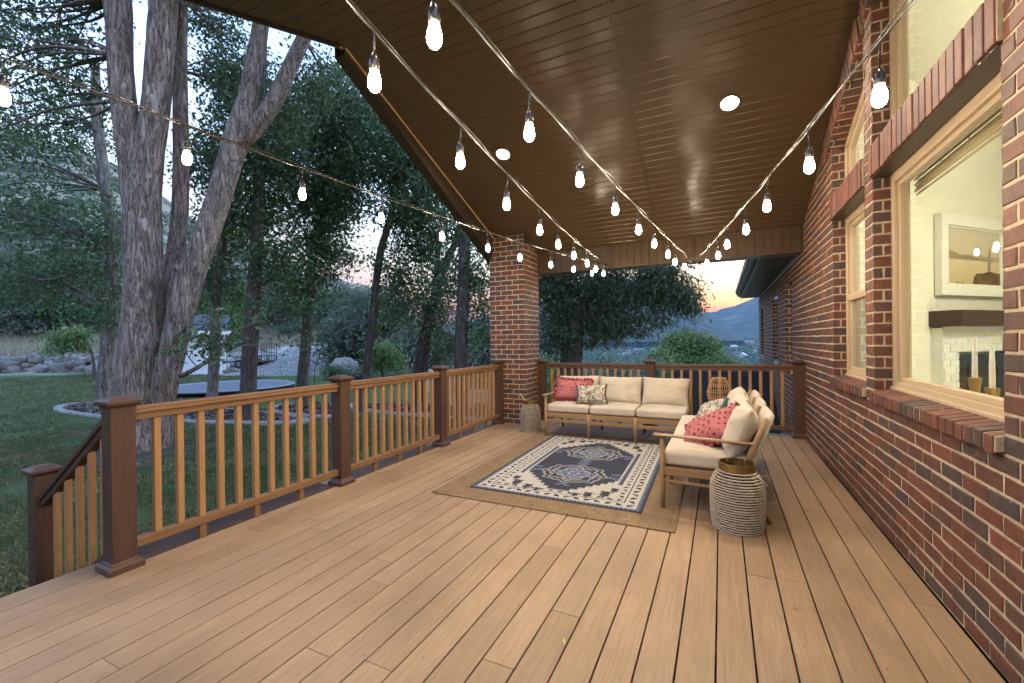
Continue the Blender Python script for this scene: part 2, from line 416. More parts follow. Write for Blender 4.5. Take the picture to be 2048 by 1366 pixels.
# soldier lintels, raked rowlock courses, sloping sills
def soldier(mb, mo, y0, y1, z0, z1, x0=XW - .024, x1=1.06):
    w = .0672; n = max(1, round((y1 - y0) / (w + .0115))); st = (y1 - y0) / n
    for i in range(n):
        j = lambda s: random.uniform(-s, s)
        a, b = y0 + i * st + .0055 + j(.001), y0 + (i + 1) * st - .0055 + j(.001)
        mb.box(x0 + j(.003), a, z0 + j(.003), x1, b, z1 + j(.003))
    mo.box(x0 + .008, y0, z0 + .006, x1 - .005, y1, z1 - .004)
def raked(mb, mo, y0, y1, topf, hh=.11, x0=XW - .03, x1=1.06, off=0.0):
    Ls = (y1 - y0) * math.sqrt(1 + CS * CS); n = round(Ls / .079); d = Vector((0, -1, CS)).normalized(); nn = Vector((0, CS, 1)).normalized()
    P0 = Vector((0, y1, topf(y1))) + nn * off
    for i in range(n):
        j = lambda s: random.uniform(-s, s)
        a, b = i * Ls / n + .0055, (i + 1) * Ls / n - .0055
        M = Matrix(((1, 0, 0, 0), (0, d.y, nn.y, P0.y), (0, d.z, nn.z, P0.z), (0, 0, 0, 1)))
        mb.box(x0 + j(.004), a, j(.003), x1, b, hh + j(.003), M)
    M = Matrix(((1, 0, 0, 0), (0, d.y, nn.y, P0.y), (0, d.z, nn.z, P0.z), (0, 0, 0, 1)))
    mo.box(x0 + .009, 0, .004, x1 - .004, Ls, hh - .004, M)
def sill(mb, mo, y0, y1, zf=.917, zb=.944, x0=XW - .034, x1=1.058, t=.072):
    n = round((y1 - y0) / .0775); st = (y1 - y0) / n
    for i in range(n):
        j = lambda s: random.uniform(-s, s)
        a, b = y0 + i * st + .0065 + j(.001), y0 + (i + 1) * st - .0065 + j(.001); e = j(.003); f = j(.003)
        vs = [(x0 + f, a, zf - t + e), (x1, a, zb - t), (x1, b, zb - t), (x0 + f, b, zf - t + e), (x0 + f, a, zf + e), (x1, a, zb), (x1, b, zb), (x0 + f, b, zf + e)]
        mb.add(vs, [(3, 2, 1, 0), (4, 5, 6, 7), (0, 1, 5, 4), (1, 2, 6, 5), (2, 3, 7, 6), (3, 0, 4, 7)])
    vs = [(x0 + .006, y0, zf - t + .006), (x1, y0, zb - t + .006), (x1, y1, zb - t + .006), (x0 + .006, y1, zf - t + .006), (x0 + .006, y0, zf - .0035), (x1, y0, zb - .0035), (x1, y1, zb - .0035), (x0 + .006, y1, zf - .0035)]
    mo.add(vs, [(3, 2, 1, 0), (4, 5, 6, 7), (0, 1, 5, 4), (1, 2, 6, 5), (2, 3, 7, 6), (3, 0, 4, 7)])

def poly_glass(name, pts, parent):
    b = MB(); b.add(pts, [tuple(range(len(pts)))]); return build(name, b, MT['glass'], parent, False)

mt, nt, out = newmat('grey_insect_screen'); t_ = N(nt, 'ShaderNodeBsdfTransparent'); d_ = N(nt, 'ShaderNodeBsdfDiffuse'); d_.inputs[0].default_value = (.16, .15, .13, 1)
ms = N(nt, 'ShaderNodeMixShader'); ms.inputs[0].default_value = .62; L(nt, t_.outputs[0], ms.inputs[1]); L(nt, d_.outputs[0], ms.inputs[2]); L(nt, ms.outputs[0], out.inputs[0]); MT['screen'] = mt
def window(label, y0, y1, z0, topz, raketop=None, midrail=None, fw=.062, sillb=None, lint=None, rake=None, deep=1.06):
    X0, X1 = deep - .004, deep + .07
    f = MB(); zt0, zt1 = (topz, topz) if raketop is None else (raketop(y0), raketop(y1))
    y0f, y1f = y0 + .002, y1 - .002
    hb = .062
    f.box(X0, y0f, z0, X1, y1f, z0 + hb); f.box(X0 - .014, y0f, z0 + .0, X0 + .001, y1f, z0 + .028)
    for ya, yb_, zt in ((y0f, y0f + fw, zt0), (y1f - fw, y1f, zt1)): 
        if raketop is None: f.box(X0, ya, z0 + hb, X1, yb_, zt)
        else:
            za, zb_ = raketop(ya), raketop(yb_)
            f.add([(x, y, zz) for x in (X0, X1) for y, zz in ((ya, z0 + hb), (yb_, z0 + hb), (yb_, zb_), (ya, za))], [(0, 3, 2, 1), (4, 5, 6, 7), (0, 1, 5, 4), (1, 2, 6, 5), (2, 3, 7, 6), (3, 0, 4, 7)])
    ia, ib = y0f + fw, y1f - fw
    if raketop is None: f.box(X0, ia, topz - fw, X1, ib, topz)
    else:
        f.add([(x, y, zz) for x in (X0, X1) for y, zz in ((ia, raketop(ia) - fw * 1.08), (ib, raketop(ib) - fw * 1.08), (ib, raketop(ib)), (ia, raketop(ia)))], [(0, 3, 2, 1), (4, 5, 6, 7), (0, 1, 5, 4), (1, 2, 6, 5), (2, 3, 7, 6), (3, 0, 4, 7)])
    # inner step of the sash
    sx0, sx1, s = X0 + .022, X1 - .006, .03
    f.box(sx0, ia, z0 + hb, sx1, ib, z0 + hb + s)
    zi = lambda y: (topz if raketop is None else raketop(y)) - fw * (1 if raketop is None else 1.08)
    for ya, yb_ in ((ia, ia + s), (ib - s, ib)):
        f.add([(x, y, zz) for x in (sx0, sx1) for y, zz in ((ya, z0 + hb + s), (yb_, z0 + hb + s), (yb_, zi(yb_)), (ya, zi(ya)))], [(0, 3, 2, 1), (4, 5, 6, 7), (0, 1, 5, 4), (1, 2, 6, 5), (2, 3, 7, 6), (3, 0, 4, 7)])
    f.add([(x, y, zz) for x in (sx0, sx1) for y, zz in ((ia + s, zi(ia + s) - s), (ib - s, zi(ib - s) - s), (ib - s, zi(ib - s)), (ia + s, zi(ia + s)))], [(0, 3, 2, 1), (4, 5, 6, 7), (0, 1, 5, 4), (1, 2, 6, 5), (2, 3, 7, 6), (3, 0, 4, 7)])
    if midrail: f.box(X0 + .004, ia, midrail - .028, X1, ib, midrail + .028)
    w = build('window', f, MT['frame'], house, True, bevel=.004, label=label)
    wl = Vector(house.location)
    gx = X0 + .04
    def G(a, b, c, d_):
        return [Vector((gx, ia + .01, a)) - wl, Vector((gx, ib - .01, b)) - wl, Vector((gx, ib - .01, c)) - wl, Vector((gx, ia + .01, d_)) - wl]
    if midrail and y1 < 6:
        b_ = MB(); b_.add([Vector((gx + .014, ya, za)) - wl for ya, za in ((ia + .01, z0 + hb), (ib - .01, z0 + hb), (ib - .01, midrail), (ia + .01, midrail))], [(0, 1, 2, 3)]); build('insect_screen', b_, MT['screen'], w)
    if midrail:
        poly_glass('glass_pane', G(z0 + hb, z0 + hb, midrail, midrail), w); poly_glass('glass_pane', G(midrail, midrail, topz - fw, topz - fw), w)
    else: poly_glass('glass_pane', G(z0 + hb, z0 + hb, zi(ib), zi(ia)), w)
    for nm, fn, args in (('brick_sill', sill, sillb), ('brick_lintel', soldier, lint), ('raked_brick_course', raked, rake)):
        if args:
            b_, m_ = MB(), MB(); fn(b_, m_, *args)
            for bb in (b_, m_): bb.v = [(v_[0] - wl[0], v_[1] - wl[1], v_[2]) for v_ in bb.v]
            m_.mi = [1] * len(m_.mi); base = len(b_.v); b_.v += m_.v; b_.f += [tuple(i + base for i in q) for q in m_.f]; b_.sm += m_.sm; b_.mi += m_.mi
            build(nm, b_, [MT['soldier'] if nm == 'brick_lintel' else MT['brick'], MT['mortar']], w, False, bevel=.004)
    return w
window('large fixed picture window', YB0, YB1, .93, 2.40, sillb=(YB0, YB1 + .0), lint=(YB0 - .01, YB1 + .002, 2.402, 2.612))
window('tall window with a sloping top above the picture window', YB0, YB1, 2.62, 3.6, raketop=top_b, rake=(YB0 - .3, YB1 + .1, top_b, .2))
window('narrow double hung window', YS0, YS1, .93, 2.40, midrail=1.66, sillb=(YS0, YS1), lint=(YS0, YS1 + .002, 2.402, 2.612))
window('small window with a sloping top above the narrow one', YS0, YS1, 2.62, 3.1, raketop=top_s, rake=(YS0 - .02, YS1 + .14, top_s, .2))
window('window beyond the back railing', 7.62, 8.38, .80, 2.2, midrail=1.5, sillb=(7.62, 8.38, .80, .82))
# steel angle strip under each lintel is the dark line under the bricks
b = MB()
for y0, y1 in ((YB0, YB1), (YS0, YS1)): b.box(XW - .012, y0, 2.3925, 1.05, y1, 2.3995)
build('lintel_angle', b, MT['fascia'], house, True)
# blind recesses further along
for y0, y1 in ((9.45, 10.3), (12.4, 13.2)):
    b = MB(); b.box(1.055, y0, .78, 1.1, y1, 2.1); build('far_window', b, MT['firebox'], house, True)
# far eave of the house: soffit, fascia and gutter
b = MB(); b.box(.54, 6.92, 2.43, XW + .3, 13.95, 2.455)
for i in range(60): b.box(.545, 6.95 + i * .115, 2.4255, XW, 7.0 + i * .115, 2.4315)
build('house_soffit', b, MT['navyfascia'], house, True)
b = MB(); b.box(.50, 6.9, 2.425, .538, 14.0, 2.60)
P = []
prof = [(.0, .03), (-.03, .02), (-.06, .035), (-.075, .08), (-.105, .105), (-.11, .15), (-.10, .155), (-.08, .14), (0, .14)]
for y in (6.92, 14.0): P += [(.497 + a, y, 2.45 + z_) for a, z_ in prof]
b.grid(P, len(prof), 2, False); b.add(P[len(prof):], [tuple(range(len(prof)))]); b.add(P[:len(prof)], [tuple(range(len(prof)))[::-1]])
build('gutter', b, MT['navyfascia'], house, True, bevel=.004)
b = MB(); b.add([(.38, 6.95, 2.602), (.38, 14.1, 2.602), (3.5, 14.1, 3.9), (3.5, 6.95, 3.9), (.38, 6.95, 2.64), (.38, 14.1, 2.64), (3.5, 14.1, 3.94), (3.5, 6.95, 3.94)], [(3, 2, 1, 0), (4, 5, 6, 7), (0, 1, 5, 4), (1, 2, 6, 5), (2, 3, 7, 6), (3, 0, 4, 7)])
MT['shingle'] = mat_simple('dark_shingle', (.014, .012, .012), (.009, .008, .008), .9, 20, bmp=.5, bsc=60)
build('house_roof', b, MT['shingle'], house, True)
# lower wing with its dark shingled hip roof, seen through the back railing
b = MB()
n = 26
E0, E1 = (-1.75, 7.75, -1.05), (-1.0, 11.0, .55)
for i in range(n):
    t0, t1 = i / n, (i + 1) / n
    p = lambda t, s: (E0[0] + (E1[0] - E0[0]) * t if s == 0 else XW - .012, E0[1] + (E1[1] - E0[1]) * t, E0[2] + (E1[2] - E0[2]) * t)
    lift = .012
    a0, a1, c0, c1 = Vector(p(t0, 0)), Vector(p(t0, 1)), Vector(p(t1, 0)), Vector(p(t1, 1))
    b.add([a0 + Vector((0, 0, lift)), a1 + Vector((0, 0, lift)), c1, c0, a0, a1], [(0, 1, 2, 3), (4, 5, 1, 0)])
b.add([E0, E1, (-1.0, 13, .55), (-2.6, 13, -1.05)], [(0, 1, 2, 3)]); b.add([E1, (XW - .012, 11, .55), (XW - .012, 13, .5), (-1.0, 13, .5)], [(0, 1, 2, 3)])
b.box(-1.6, 7.95, -3.2, XW - .012, 12.9, -1.06)
build('lower_roof', b, MT['shingle'], house, True)

# ------------------------------------------------------------------ room behind the windows
b = MB()
b.box(1.13, 1.0, -.05, 1.16, YB0, 4.9); b.box(1.13, YB1, -.05, 1.16, YS0, 4.9); b.box(1.13, YS1, -.05, 1.16, 5.4, 4.9)
for y0, y1 in ((YB0, YB1), (YS0, YS1)): b.box(1.13, y0, -.05, 1.16, y1, .90); b.box(1.13, y0, 2.41, 1.16, y1, 2.60)
b.add([(1.13, YB0, top_b(YB0)), (1.13, YB1, top_b(YB1)), (1.13, YB1, 4.9), (1.13, YB0, 4.9)], [(0, 1, 2, 3)])
b.add([(1.13, YS0, top_s(YS0)), (1.13, YS1, top_s(YS1)), (1.13, YS1, 4.9), (1.13, YS0, 4.9)], [(0, 1, 2, 3)])
for y0, y1 in ((YB0, YB1), (YS0, YS1)): b.box(1.128, y0 - .02, .88, 1.42, y1 + .02, .905)       # inside stool
b.box(1.16, .98, -.05, 6.0, 1.0, 4.9); b.box(6.0, 1.0, -.05, 6.03, 9.5, 4.9); b.box(1.16, 1.0, -.07, 6.0, 9.5, -.05)
build('room_wall', b, MT['cream'], house, True)
dv = Vector((.7071, .7071, 0)); nv = Vector((.7071, -.7071, 0)); P1 = Vector((2.02, 6.09, 0))
MD = Matrix(((dv.x, -nv.x, 0, P1.x), (dv.y, -nv.y, 0, P1.y), (0, 0, 1, 0), (0, 0, 0, 1)))      # local x along the diagonal, y into the wall
b = MB(); b.box(-1.3, 0.0, -.05, 3.2, .1, 4.9, MD); build('diagonal_wall', b, MT['cream'], house, True)
b = MB(); b.add([(1.1, 1, 4.6), (6, 1, 3.5), (6, 9.5, 2.7), (1.1, 9.5, 3.8)], [(0, 1, 2, 3)]); build('room_ceiling', b, MT['cream'], house, True)
# fireplace on the diagonal wall
b = MB(); mo2 = MB()
rr = []; zz = -.04; kk = 0
while zz < 1.36:
    iv = [(-.01, 1.75)]
    if zz < 1.09: iv = cut(iv, .26, 1.18)
    rr.append((zz, iv, kk % 2)); zz += .0775; kk += 1
Mo = MD @ Matrix.Translation((0, -.10, 0))
bricks(b, b, Mo @ Vector((0, 0, 0)), dv, (0, 0, 1), nv, rr, proud=.007)
b.box(-.01, -.098, -.05, .0, .0, 1.38, MD)
fpl = build('fireplace', b, MT['white'], house, True)
b = MB(); b.box(.262, -.095, -.04, 1.18, -.06, 1.09, MD); b.box(.42, -.11, -.04, .46, -.096, .98, MD); b.box(.96, -.11, -.04, 1.0, -.096, .98, MD); b.box(.42, -.11, .95, 1.0, -.096, .985, MD)
build('firebox', b, MT['firebox'], fpl, False).location = (-house.location[0], -house.location[1], 0)
b = MB(); b.box(-.05, -.27, 1.395, 1.85, -.0, 1.56, MD)
build('mantel', b, MT['mantel'], fpl, False, bevel=.008).location = (-house.location[0], -house.location[1], 0)
# picture over the mantel: a plain desert landscape
pic = thing('framed_painting', 'white framed landscape painting hanging over the dark mantel behind the picture window', 'painting', (P1.x, P1.y, 1.7))
b = MB(); x0, x1, z0, z1 = .05, 1.32, 1.73, 2.60; w = .115
for a in ((x0, z0, x1, z0 + w), (x0, z1 - w, x1, z1), (x0, z0 + w, x0 + w, z1 - w), (x1 - w, z0 + w, x1, z1 - w)): b.box(a[0], -.075, a[1], a[2], -.005, a[3], MD)
for a in ((x0 + w, z0 + w, x1 - w, z0 + w + .02), (x0 + w, z1 - w - .02, x1 - w, z1 - w), (x0 + w, z0 + w + .02, x0 + w + .02, z1 - w - .02), (x1 - w - .02, z0 + w + .02, x1 - w, z1 - w - .02)): b.box(a[0], -.055, a[1], a[2], -.005, a[3], MD)
build('picture_frame', b, MT['white'], pic, True, bevel=.006)
mt, nt, out = newmat('painted_landscape')
tc = nt.nodes.new('ShaderNodeTexCoord'); sp = nt.nodes.new('ShaderNodeSeparateXYZ'); L(nt, tc.outputs['Generated'], sp.inputs[0])
sky_ = ramp(nt, sp.outputs[2], [(0, (.50, .38, .20)), (.42, (.62, .50, .30)), (.5, (.36, .27, .17)), (.56, (.55, .46, .32)), (1, (.55, .49, .38))])
L(nt, noise(nt, tc.outputs['Generated'], 6), N(nt, 'ShaderNodeMath').inputs[0])
principled(nt, out, sky_, .5); MT['art'] = mt
b = MB(); b.box(x0 + w, -.04, z0 + w, x1 - w, -.03, z1 - w, MD); cv = build('canvas', b, MT['art'], pic, True)
b = MB()
def flat(pts, d=-.0415):
    b.add([MD @ Vector((p[0], d, p[1])) for p in pts], [tuple(range(len(pts)))])
cx0, cz0, cw, chh = x0 + w, z0 + w, x1 - x0 - 2 * w, z1 - z0 - 2 * w
flat([(cx0 + cw * a, cz0 + chh * c_) for a, c_ in ((.48, .02), (.99, .02), (.99, .24), (.9, .25), (.78, .27), (.66, .23), (.55, .22), (.49, .14))])
flat([(cx0 + cw * a, cz0 + chh * c_) for a, c_ in ((.16, .02), (.34, .02), (.30, .055), (.25, .04), (.2, .06))])
build('painted_rock', b, mat_simple('painted_rock_brown', (.16, .09, .035), (.07, .042, .02), .6, 9), pic, True)
b = MB(); flat([(cx0 + cw * a, cz0 + chh * c_) for a, c_ in ((.74, .26), (.80, .27), (.815, .5), (.80, .66), (.775, .67), (.765, .5))], -.0425)
build('painted_post', b, mat_simple('painted_post_grey', (.36, .31, .24), (.2, .17, .13), .6, 9), pic, True)
b = MB(); flat([(cx0, cz0 + chh * .45)] + [(cx0 + cw * t, cz0 + chh * (.46 + .13 * max(0, 1 - t * 1.3) + .012 * math.sin(t * 17))) for t in (0, .08, .16, .25, .34, .45, .6, .8, 1)] + [(cx0 + cw, cz0 + chh * .45)], -.0408)
build('painted_hills', b, mat_simple('painted_hill_brown', (.30, .21, .12), (.26, .18, .1), .6, 9), pic, True)
# candlesticks on the inside stool
for (X, Y, zt, lab) in ((1.30, 3.36, 1.285, 'brass candlestick with the taller ivory candle on the inside window sill'), (1.30, 3.185, 1.245, 'brass candlestick with the shorter ivory candle on the inside window sill')):
    t = thing('candlestick', lab, 'candlestick', (X, Y, .9055), 0, 'candlesticks behind the picture window')
    hz = zt - .9055 - .228
    b = MB(); b.lathe([(0, 0), (.04, 0), (.04, .006), (.012, .012), (.010, hz - .09), (.014, hz - .085), (.020, hz - .08), (.030, hz - .005), (.030, hz), (.012, hz)], 12, smooth=False); build('holder', b, MT['brass'], t)
    b = MB(); b.lathe([(.0125, hz), (.012, hz + .1), (.0085, hz + .222), (.003, hz + .228), (0, hz + .228)], 14); build('candle', b, MT['wax'], t)
# rolled reed shade inside the picture window
sh = thing('woven_shade', 'rolled up woven reed shade hanging inside the top of the picture window', 'window shade', (1.19, 3.0, 2.4))
b = MB()
for k in range(15):
    z_ = 2.255 + k * .011; b.tube([(1.20 + .012 * math.sin(k * 1.9), YB0 - .05, z_), (1.20 + .012 * math.sin(k * 1.9), 3.0, z_ + .002), (1.20 + .012 * math.sin(k * 1.9), YB1 + .02, z_)], .0065, 6)
build('reed_roll', b, MT['blind'], sh, True)
b = MB(); b.box(1.165, YB0 - .03, 2.43, 1.20, YB1 + .02, 2.47)
for k in range(5): b.box(1.163, 2.4 + k * .32, 2.30, 1.168, 2.407 + k * .32, 2.44)
build('head_rail', b, MT['blind'], sh, True)
rl = thing('ceiling_lamp', 'lit round ceiling lamp inside the room', 'lamp', (3.4, 3.9, 2.95))
b = MB(); b.lathe([(0, -.07), (.22, -.06), (.27, 0), (.25, .05), (0, .06)], 20, (3.4, 3.9, 2.92)); build('lamp_shade', b, MT['roomlamp'], rl, True)
b = MB(); b.tube([(3.4, 3.9, 2.97), (3.4, 3.9, 3.9)], .01, 6); build('stem', b, MT['brass'], rl, True)
# ------------------------------------------------------------------ porch roof
def xl(y): return -3.28 if y >= 3.08 else max(-4.5, -3.28 - (3.08 - y) * 1.45)
YK = 3.08 - (4.5 - 3.28) / 1.45
roof = thing('porch_roof', 'dark bronze sloped porch roof with narrow soffit boards over the deck', 'porch roof', (-1.2, 6.6, 2.4))
b = MB(); PW = .0925; g = .012; dp = .010
y = CY0 + PW * .35
while y > -1.0:
    y1 = y - PW; ys = y - g
    for (ya, yb_, da, db) in ((y, y - g * .5, 0, dp), (y - g * .5, ys, dp, 0), (ys, y1, 0, 0)):
        q = []
        for yy, d in ((ya, da), (yb_, db)):
            q.append([(xl(yy), yy, zc(yy) + d), (XW, yy, zc(yy) + d)])
        b.add([q[0][0], q[0][1], q[1][1], q[1][0]], [(0, 1, 2, 3)])
    y = y1
# far side of the gable, behind the camera
b.add([(xl(-1.0), -1.0, zc(-1)), (XW, -1.0, zc(-1)), (XW, -5, zc(-1) - 1.64), (xl(-1.0), -5, zc(-1) - 1.64)], [(0, 1, 2, 3)])
build('soffit_boards', b, MT['soffit'], roof, True)
b = MB()   # joint strip between board lengths, and moulding along the wall
nrm = Vector((0, CS, 1)).normalized()
for xa in (-.812, -.785):
    A, B_ = Vector((xa, CY0, zc(CY0) - .006)), Vector((xa, -1, zc(-1) - .006)); b.bar(A, B_, .019, .012, (0, CS, 1))
b.bar((XW - .012, CY0, zc(CY0) - .01), (XW - .012, -1, zc(-1) - .01), .022, .022, (0, CS, 1))
build('joint_strip', b, MT['soffit'], roof, True)
b = MB()   # roof deck above, so the sky does not show through
b.add([(xl(7.1) - .12, 7.15, zc(7.15) + .03), (XW + .16, 7.15, zc(7.15) + .03), (XW + .16, 3.08, zc(3.08) + .03), (-3.40, 3.08, zc(3.08) + .03)], [(0, 1, 2, 3)])
b.add([(-3.40, 3.08, zc(3.08) + .03), (XW + .16, 3.08, zc(3.08) + .03), (XW + .16, YK, zc(YK) + .03), (-4.62, YK, zc(YK) + .03)], [(0, 1, 2, 3)])
b.add([(-4.62, YK, zc(YK) + .03), (XW + .16, YK, zc(YK) + .03), (XW + .16, -1, zc(-1) + .03), (-4.62, -1, zc(-1) + .03)], [(0, 1, 2, 3)])
b.add([(xl(-1), -1, zc(-1) + .03), (XW + .16, -1, zc(-1) + .03), (XW + .16, -5, zc(-1) - 1.6), (xl(-1), -5, zc(-1) - 1.6)], [(0, 1, 2, 3)])
n0 = len(b.v); vs = [(p[0], p[1], p[2] + .16) for p in b.v]; b.add(vs, [tuple(i for i in f) for f in b.f])
build('roof_deck', b, MT['shingle'], roof, True)
# rake boards: a deep one over the railing that tapers into the slope, a thin one on the diagonal edge
b = MB()
yA, yB = 3.08, 6.75
zbot = lambda y: min(zc(y) - .004, 2.66 + .505 * (5.98 - y))
ys = [yA + (yB - yA) * i / 10 for i in range(11)]
for i in range(10):
    p, q = ys[i], ys[i + 1]
    b.add([(x, yy, zz) for x in (-3.42, -3.285) for yy, zz in ((p, zbot(p)), (q, zbot(q)), (q, zc(q) + .2), (p, zc(p) + .2))], [(0, 1, 2, 3), (7, 6, 5, 4), (0, 4, 5, 1), (3, 2, 6, 7)])
b.add([(x, yB, zz) for x, zz in ((-3.42, zbot(yB)), (-3.285, zbot(yB)), (-3.285, zc(yB) + .2), (-3.42, zc(yB) + .2))], [(0, 1, 2, 3)])
build('rake_board', b, MT['fascia'], roof, True)
b = MB()
E1_ = Vector((-4.53, YK, zc(YK))); E0_ = Vector((-3.31, 3.08, zc(3.08)))
b.bar(E0_ + Vector((0, 0, .08)), E1_ + Vector((0, 0, .08)), .03, .2, (0, CS, 1))
build('diagonal_fascia', b, MT['fascia'], roof, True)
b = MB()   # bright trim bead along the roof edges
MT['bead'] = mat_simple('tan_edge_bead', (.5, .33, .16), (.42, .27, .13), .35, 5, bmp=.03)
b.bar((-3.275, 3.085, zc(3.085) - .006), (-3.275, 6.6, zc(6.6) - .006), .014, .012, (0, CS, 1))
b.bar(E0_ + Vector((.012, -.008, -.012)), E1_ + Vector((.012, -.008, -.012)), .014, .014, (0, CS, 1))
build('edge_bead', b, MT['bead'], roof, True)
# beam clad in the same boards set upright
b = MB(); x = -2.732; pw = .105
ZB0, ZB1 = 2.40, 2.742
b.box(-2.728, CY0 + .010, ZB0 + .006, XW - .004, CY0 + .30, ZB1 + .2)
while x < XW - .01:
    xa, xb = x + .004, min(x + pw - .004, XW - .002)
    b.box(xa, CY0, ZB0 + .0, xb, CY0 + .0095, ZB1); b.box(xa, CY0 + .012, ZB0 - .002, xb, CY0 + .298, ZB0 + .0055)
    x += pw
b.box(-2.728, CY0 - .006, ZB0 - .004, XW - .003, CY0 - .0005, ZB0 + .022)
build('porch_beam', b, MT['soffit'], roof, True, bevel=.002, segs=1)
# ------------------------------------------------------------------ brick pillar
pil = thing('brick_pillar', 'square red brick pillar at the corner of the deck holding up the roof', 'pillar', (-3.03, 6.36, 0))
mb, mo = MB(), MB()
PX0, PX1, PY0, PY1 = -3.335, -2.732, 6.055, 6.65
Wd, Dd = PX1 - PX0, PY1 - PY0
def prow(w, topf, k0):
    r = []; z_ = 0.0; k = k0
    while z_ < topf: r.append((z_, [(0.0, w)], k % 2)); z_ += CH; k += 1
    return r
mod = Wd / 3 + .0001
bricks(mb, mo, (PX0, PY0, 0), (1, 0, 0), (0, 0, 1), (0, -1, 0), prow(Wd, 2.90, 0), module=mod)
bricks(mb, mo, (PX1, PY0, 0), (0, 1, 0), (0, 0, 1), (1, 0, 0), prow(Dd, 2.72, 1), module=Dd / 3 + .0001)
bricks(mb, mo, (PX0, PY1, 0), (0, -1, 0), (0, 0, 1), (-1, 0, 0), prow(Dd, 2.66, 1), module=Dd / 3 + .0001)
bricks(mb, mo, (PX1, PY1, 0), (-1, 0, 0), (0, 0, 1), (0, 1, 0), prow(Wd, 2.66, 0), module=mod)
p1 = build('pillar_bricks', mb, MT['brick'], pil, True); build('mortar', mo, MT['mortar'], pil, True)

# ------------------------------------------------------------------ deck
b = MB(); BP = .1435
DX0, DX1, DY0, DY1 = -3.37, .945, -2.2, 6.80
x = -.032
while x - BP > DX0 + .15: x -= BP
xs = []
while x < DX1 - .02: xs.append((x + .0036, min(x + BP - .0036, DX1))); x += BP
xs = [(DX0, xs[0][0] - .0066)] + xs
for i, (xa, xb) in enumerate(xs):
    cuts = [DY0]; yy = DY0 + random.uniform(1.2, 5.5)
    while yy < DY1 - .8:
        cuts.append(yy); yy += random.choice([4.88, 6.1])
    if i == 0: cuts = [DY0, 1.6]
    cuts.append(DY1)
    for a, c_ in zip(cuts, cuts[1:]):
        dz = random.uniform(-.0012, .0006)
        b.box(xa, a + .0008, -.026, xb, c_ - .0008, dz)
dk = build('deck_floor', b, MT['deck'], None, False, bevel=.0022, segs=2); tag(dk, None, None, None, 'structure')
b = MB(); b.box(DX0 + .02, DY0, -.62, DX0 + .05, DY1, -.027); b.box(DX0 + .02, DY1 - .03, -3, DX1 + .01, DY1, -.027)
for k in range(22): b.box(DX0 + .06, DY0 + .1 + k * .41, -.2, DX1, DY0 + .14 + k * .41, -.0275)
b.box(DX0 + .03, DY0, -.5, DX1, DY1 - .04, -.45)
sk = build('deck_joists', b, MT['post'], None); tag(sk, None, None, None, 'structure')
b = MB()
for k in range(2): b.box(DX0 - .30 * (k + 1), -1.6, -.2 * (k + 1) - .03, DX0 - .30 * k - .005, .72, -.2 * (k + 1)); b.box(DX0 - .30 * k - .03, -1.6, -.2 * (k + 1), DX0 - .30 * k - .006, .72, -.2 * k - .03)
st = build('deck_steps', b, MT['deck'], None, bevel=.003); tag(st, None, None, None, 'structure')

# ------------------------------------------------------------------ railings
def post(parent, x, y, z0, z1, mat='post', hw=.058):
    b = MB(); b.box(x - hw, y - hw, z0, x + hw, y + hw, z1 - .05)
    # base trim in two steps
    b.frustum((x, y), z0, z0 + .030, hw + .028, hw + .028, hw + .026, hw + .026)
    b.frustum((x, y), z0 + .030, z0 + .044, hw + .026, hw + .026, hw + .012, hw + .012)
    b.frustum((x, y), z0 + .044, z0 + .058, hw + .012, hw + .012, hw + .003, hw + .003)
    # cap
    b.frustum((x, y), z1 - .062, z1 - .042, hw + .002, hw + .002, hw + .022, hw + .022)
    b.frustum((x, y), z1 - .042, z1 - .022, hw + .026, hw + .026, hw + .026, hw + .026)
    b.frustum((x, y), z1 - .022, z1 - .008, hw + .024, hw + .024, hw - .008, hw - .008)
    b.frustum((x, y), z1 - .008, z1, hw - .010, hw - .010, hw - .016, hw - .016)
    return build('post', b, MT[mat], parent, True, bevel=.0028)
def railsec(parent, A, B_, zr, zb, n, axis, m1, dz=0.0, skipfirst=0, blocks=3):
    """A,B_: xy ends between post faces; zr rail top at A, dz rise to B"""
    A, B_ = Vector((A[0], A[1], 0)), Vector((B_[0], B_[1], 0)); d = B_ - A; Ln = d.length; sd = Vector((0, 0, dz))
    def bar(b, z, w, h, dx=0):
        b.bar(A + Vector((0, 0, z - h / 2)), B_ + Vector((0, 0, z - h / 2)) + sd, w, h)
    b = MB(); bar(b, zr, .070, .018); bar(b, zr - .018, .086, .020); bar(b, zr - .038, .058, .040)
    build('top_rail', b, MT[m1], parent, True, bevel=.004)
    b = MB(); bar(b, zb, .058, .052)
    for k in range(blocks):
        p = A + d * ((k + 1) / (blocks + 1)); zz = zb - .053
        b.box(p.x - .022, p.y - .022, .001, p.x + .022, p.y + .022, zz + dz * (k + 1) / (blocks + 1) - .002)
    build('bottom_rail', b, MT[m1], parent, True, bevel=.004)
    for k in range(n):
        t = (k + 1) / (n + 1); p = A + d * t; z0 = zb + dz * t; z1 = zr - .078 + dz * t
        b = MB(); hw = .0185; b.box(p.x - hw, p.y - hw, z0, p.x + hw, p.y + hw, z1)
        build('baluster', b, MT['baluster'], parent, True, bevel=.003)
PXC = -3.165
lr = thing('deck_railing', 'brown railing with tan balusters along the lawn side of the deck', 'railing', (PXC, 3.6, 0))
PY = [1.245, 2.872, 4.435, 6.0]
for y in PY: post(lr, PXC, y, .0012, 1.002)
for a, c_ in zip(PY, PY[1:]): railsec(lr, (PXC, a + .0585), (PXC, c_ - .0585), .932, .145, 11 if c_ < 5.9 else 11, 1, 'rail')
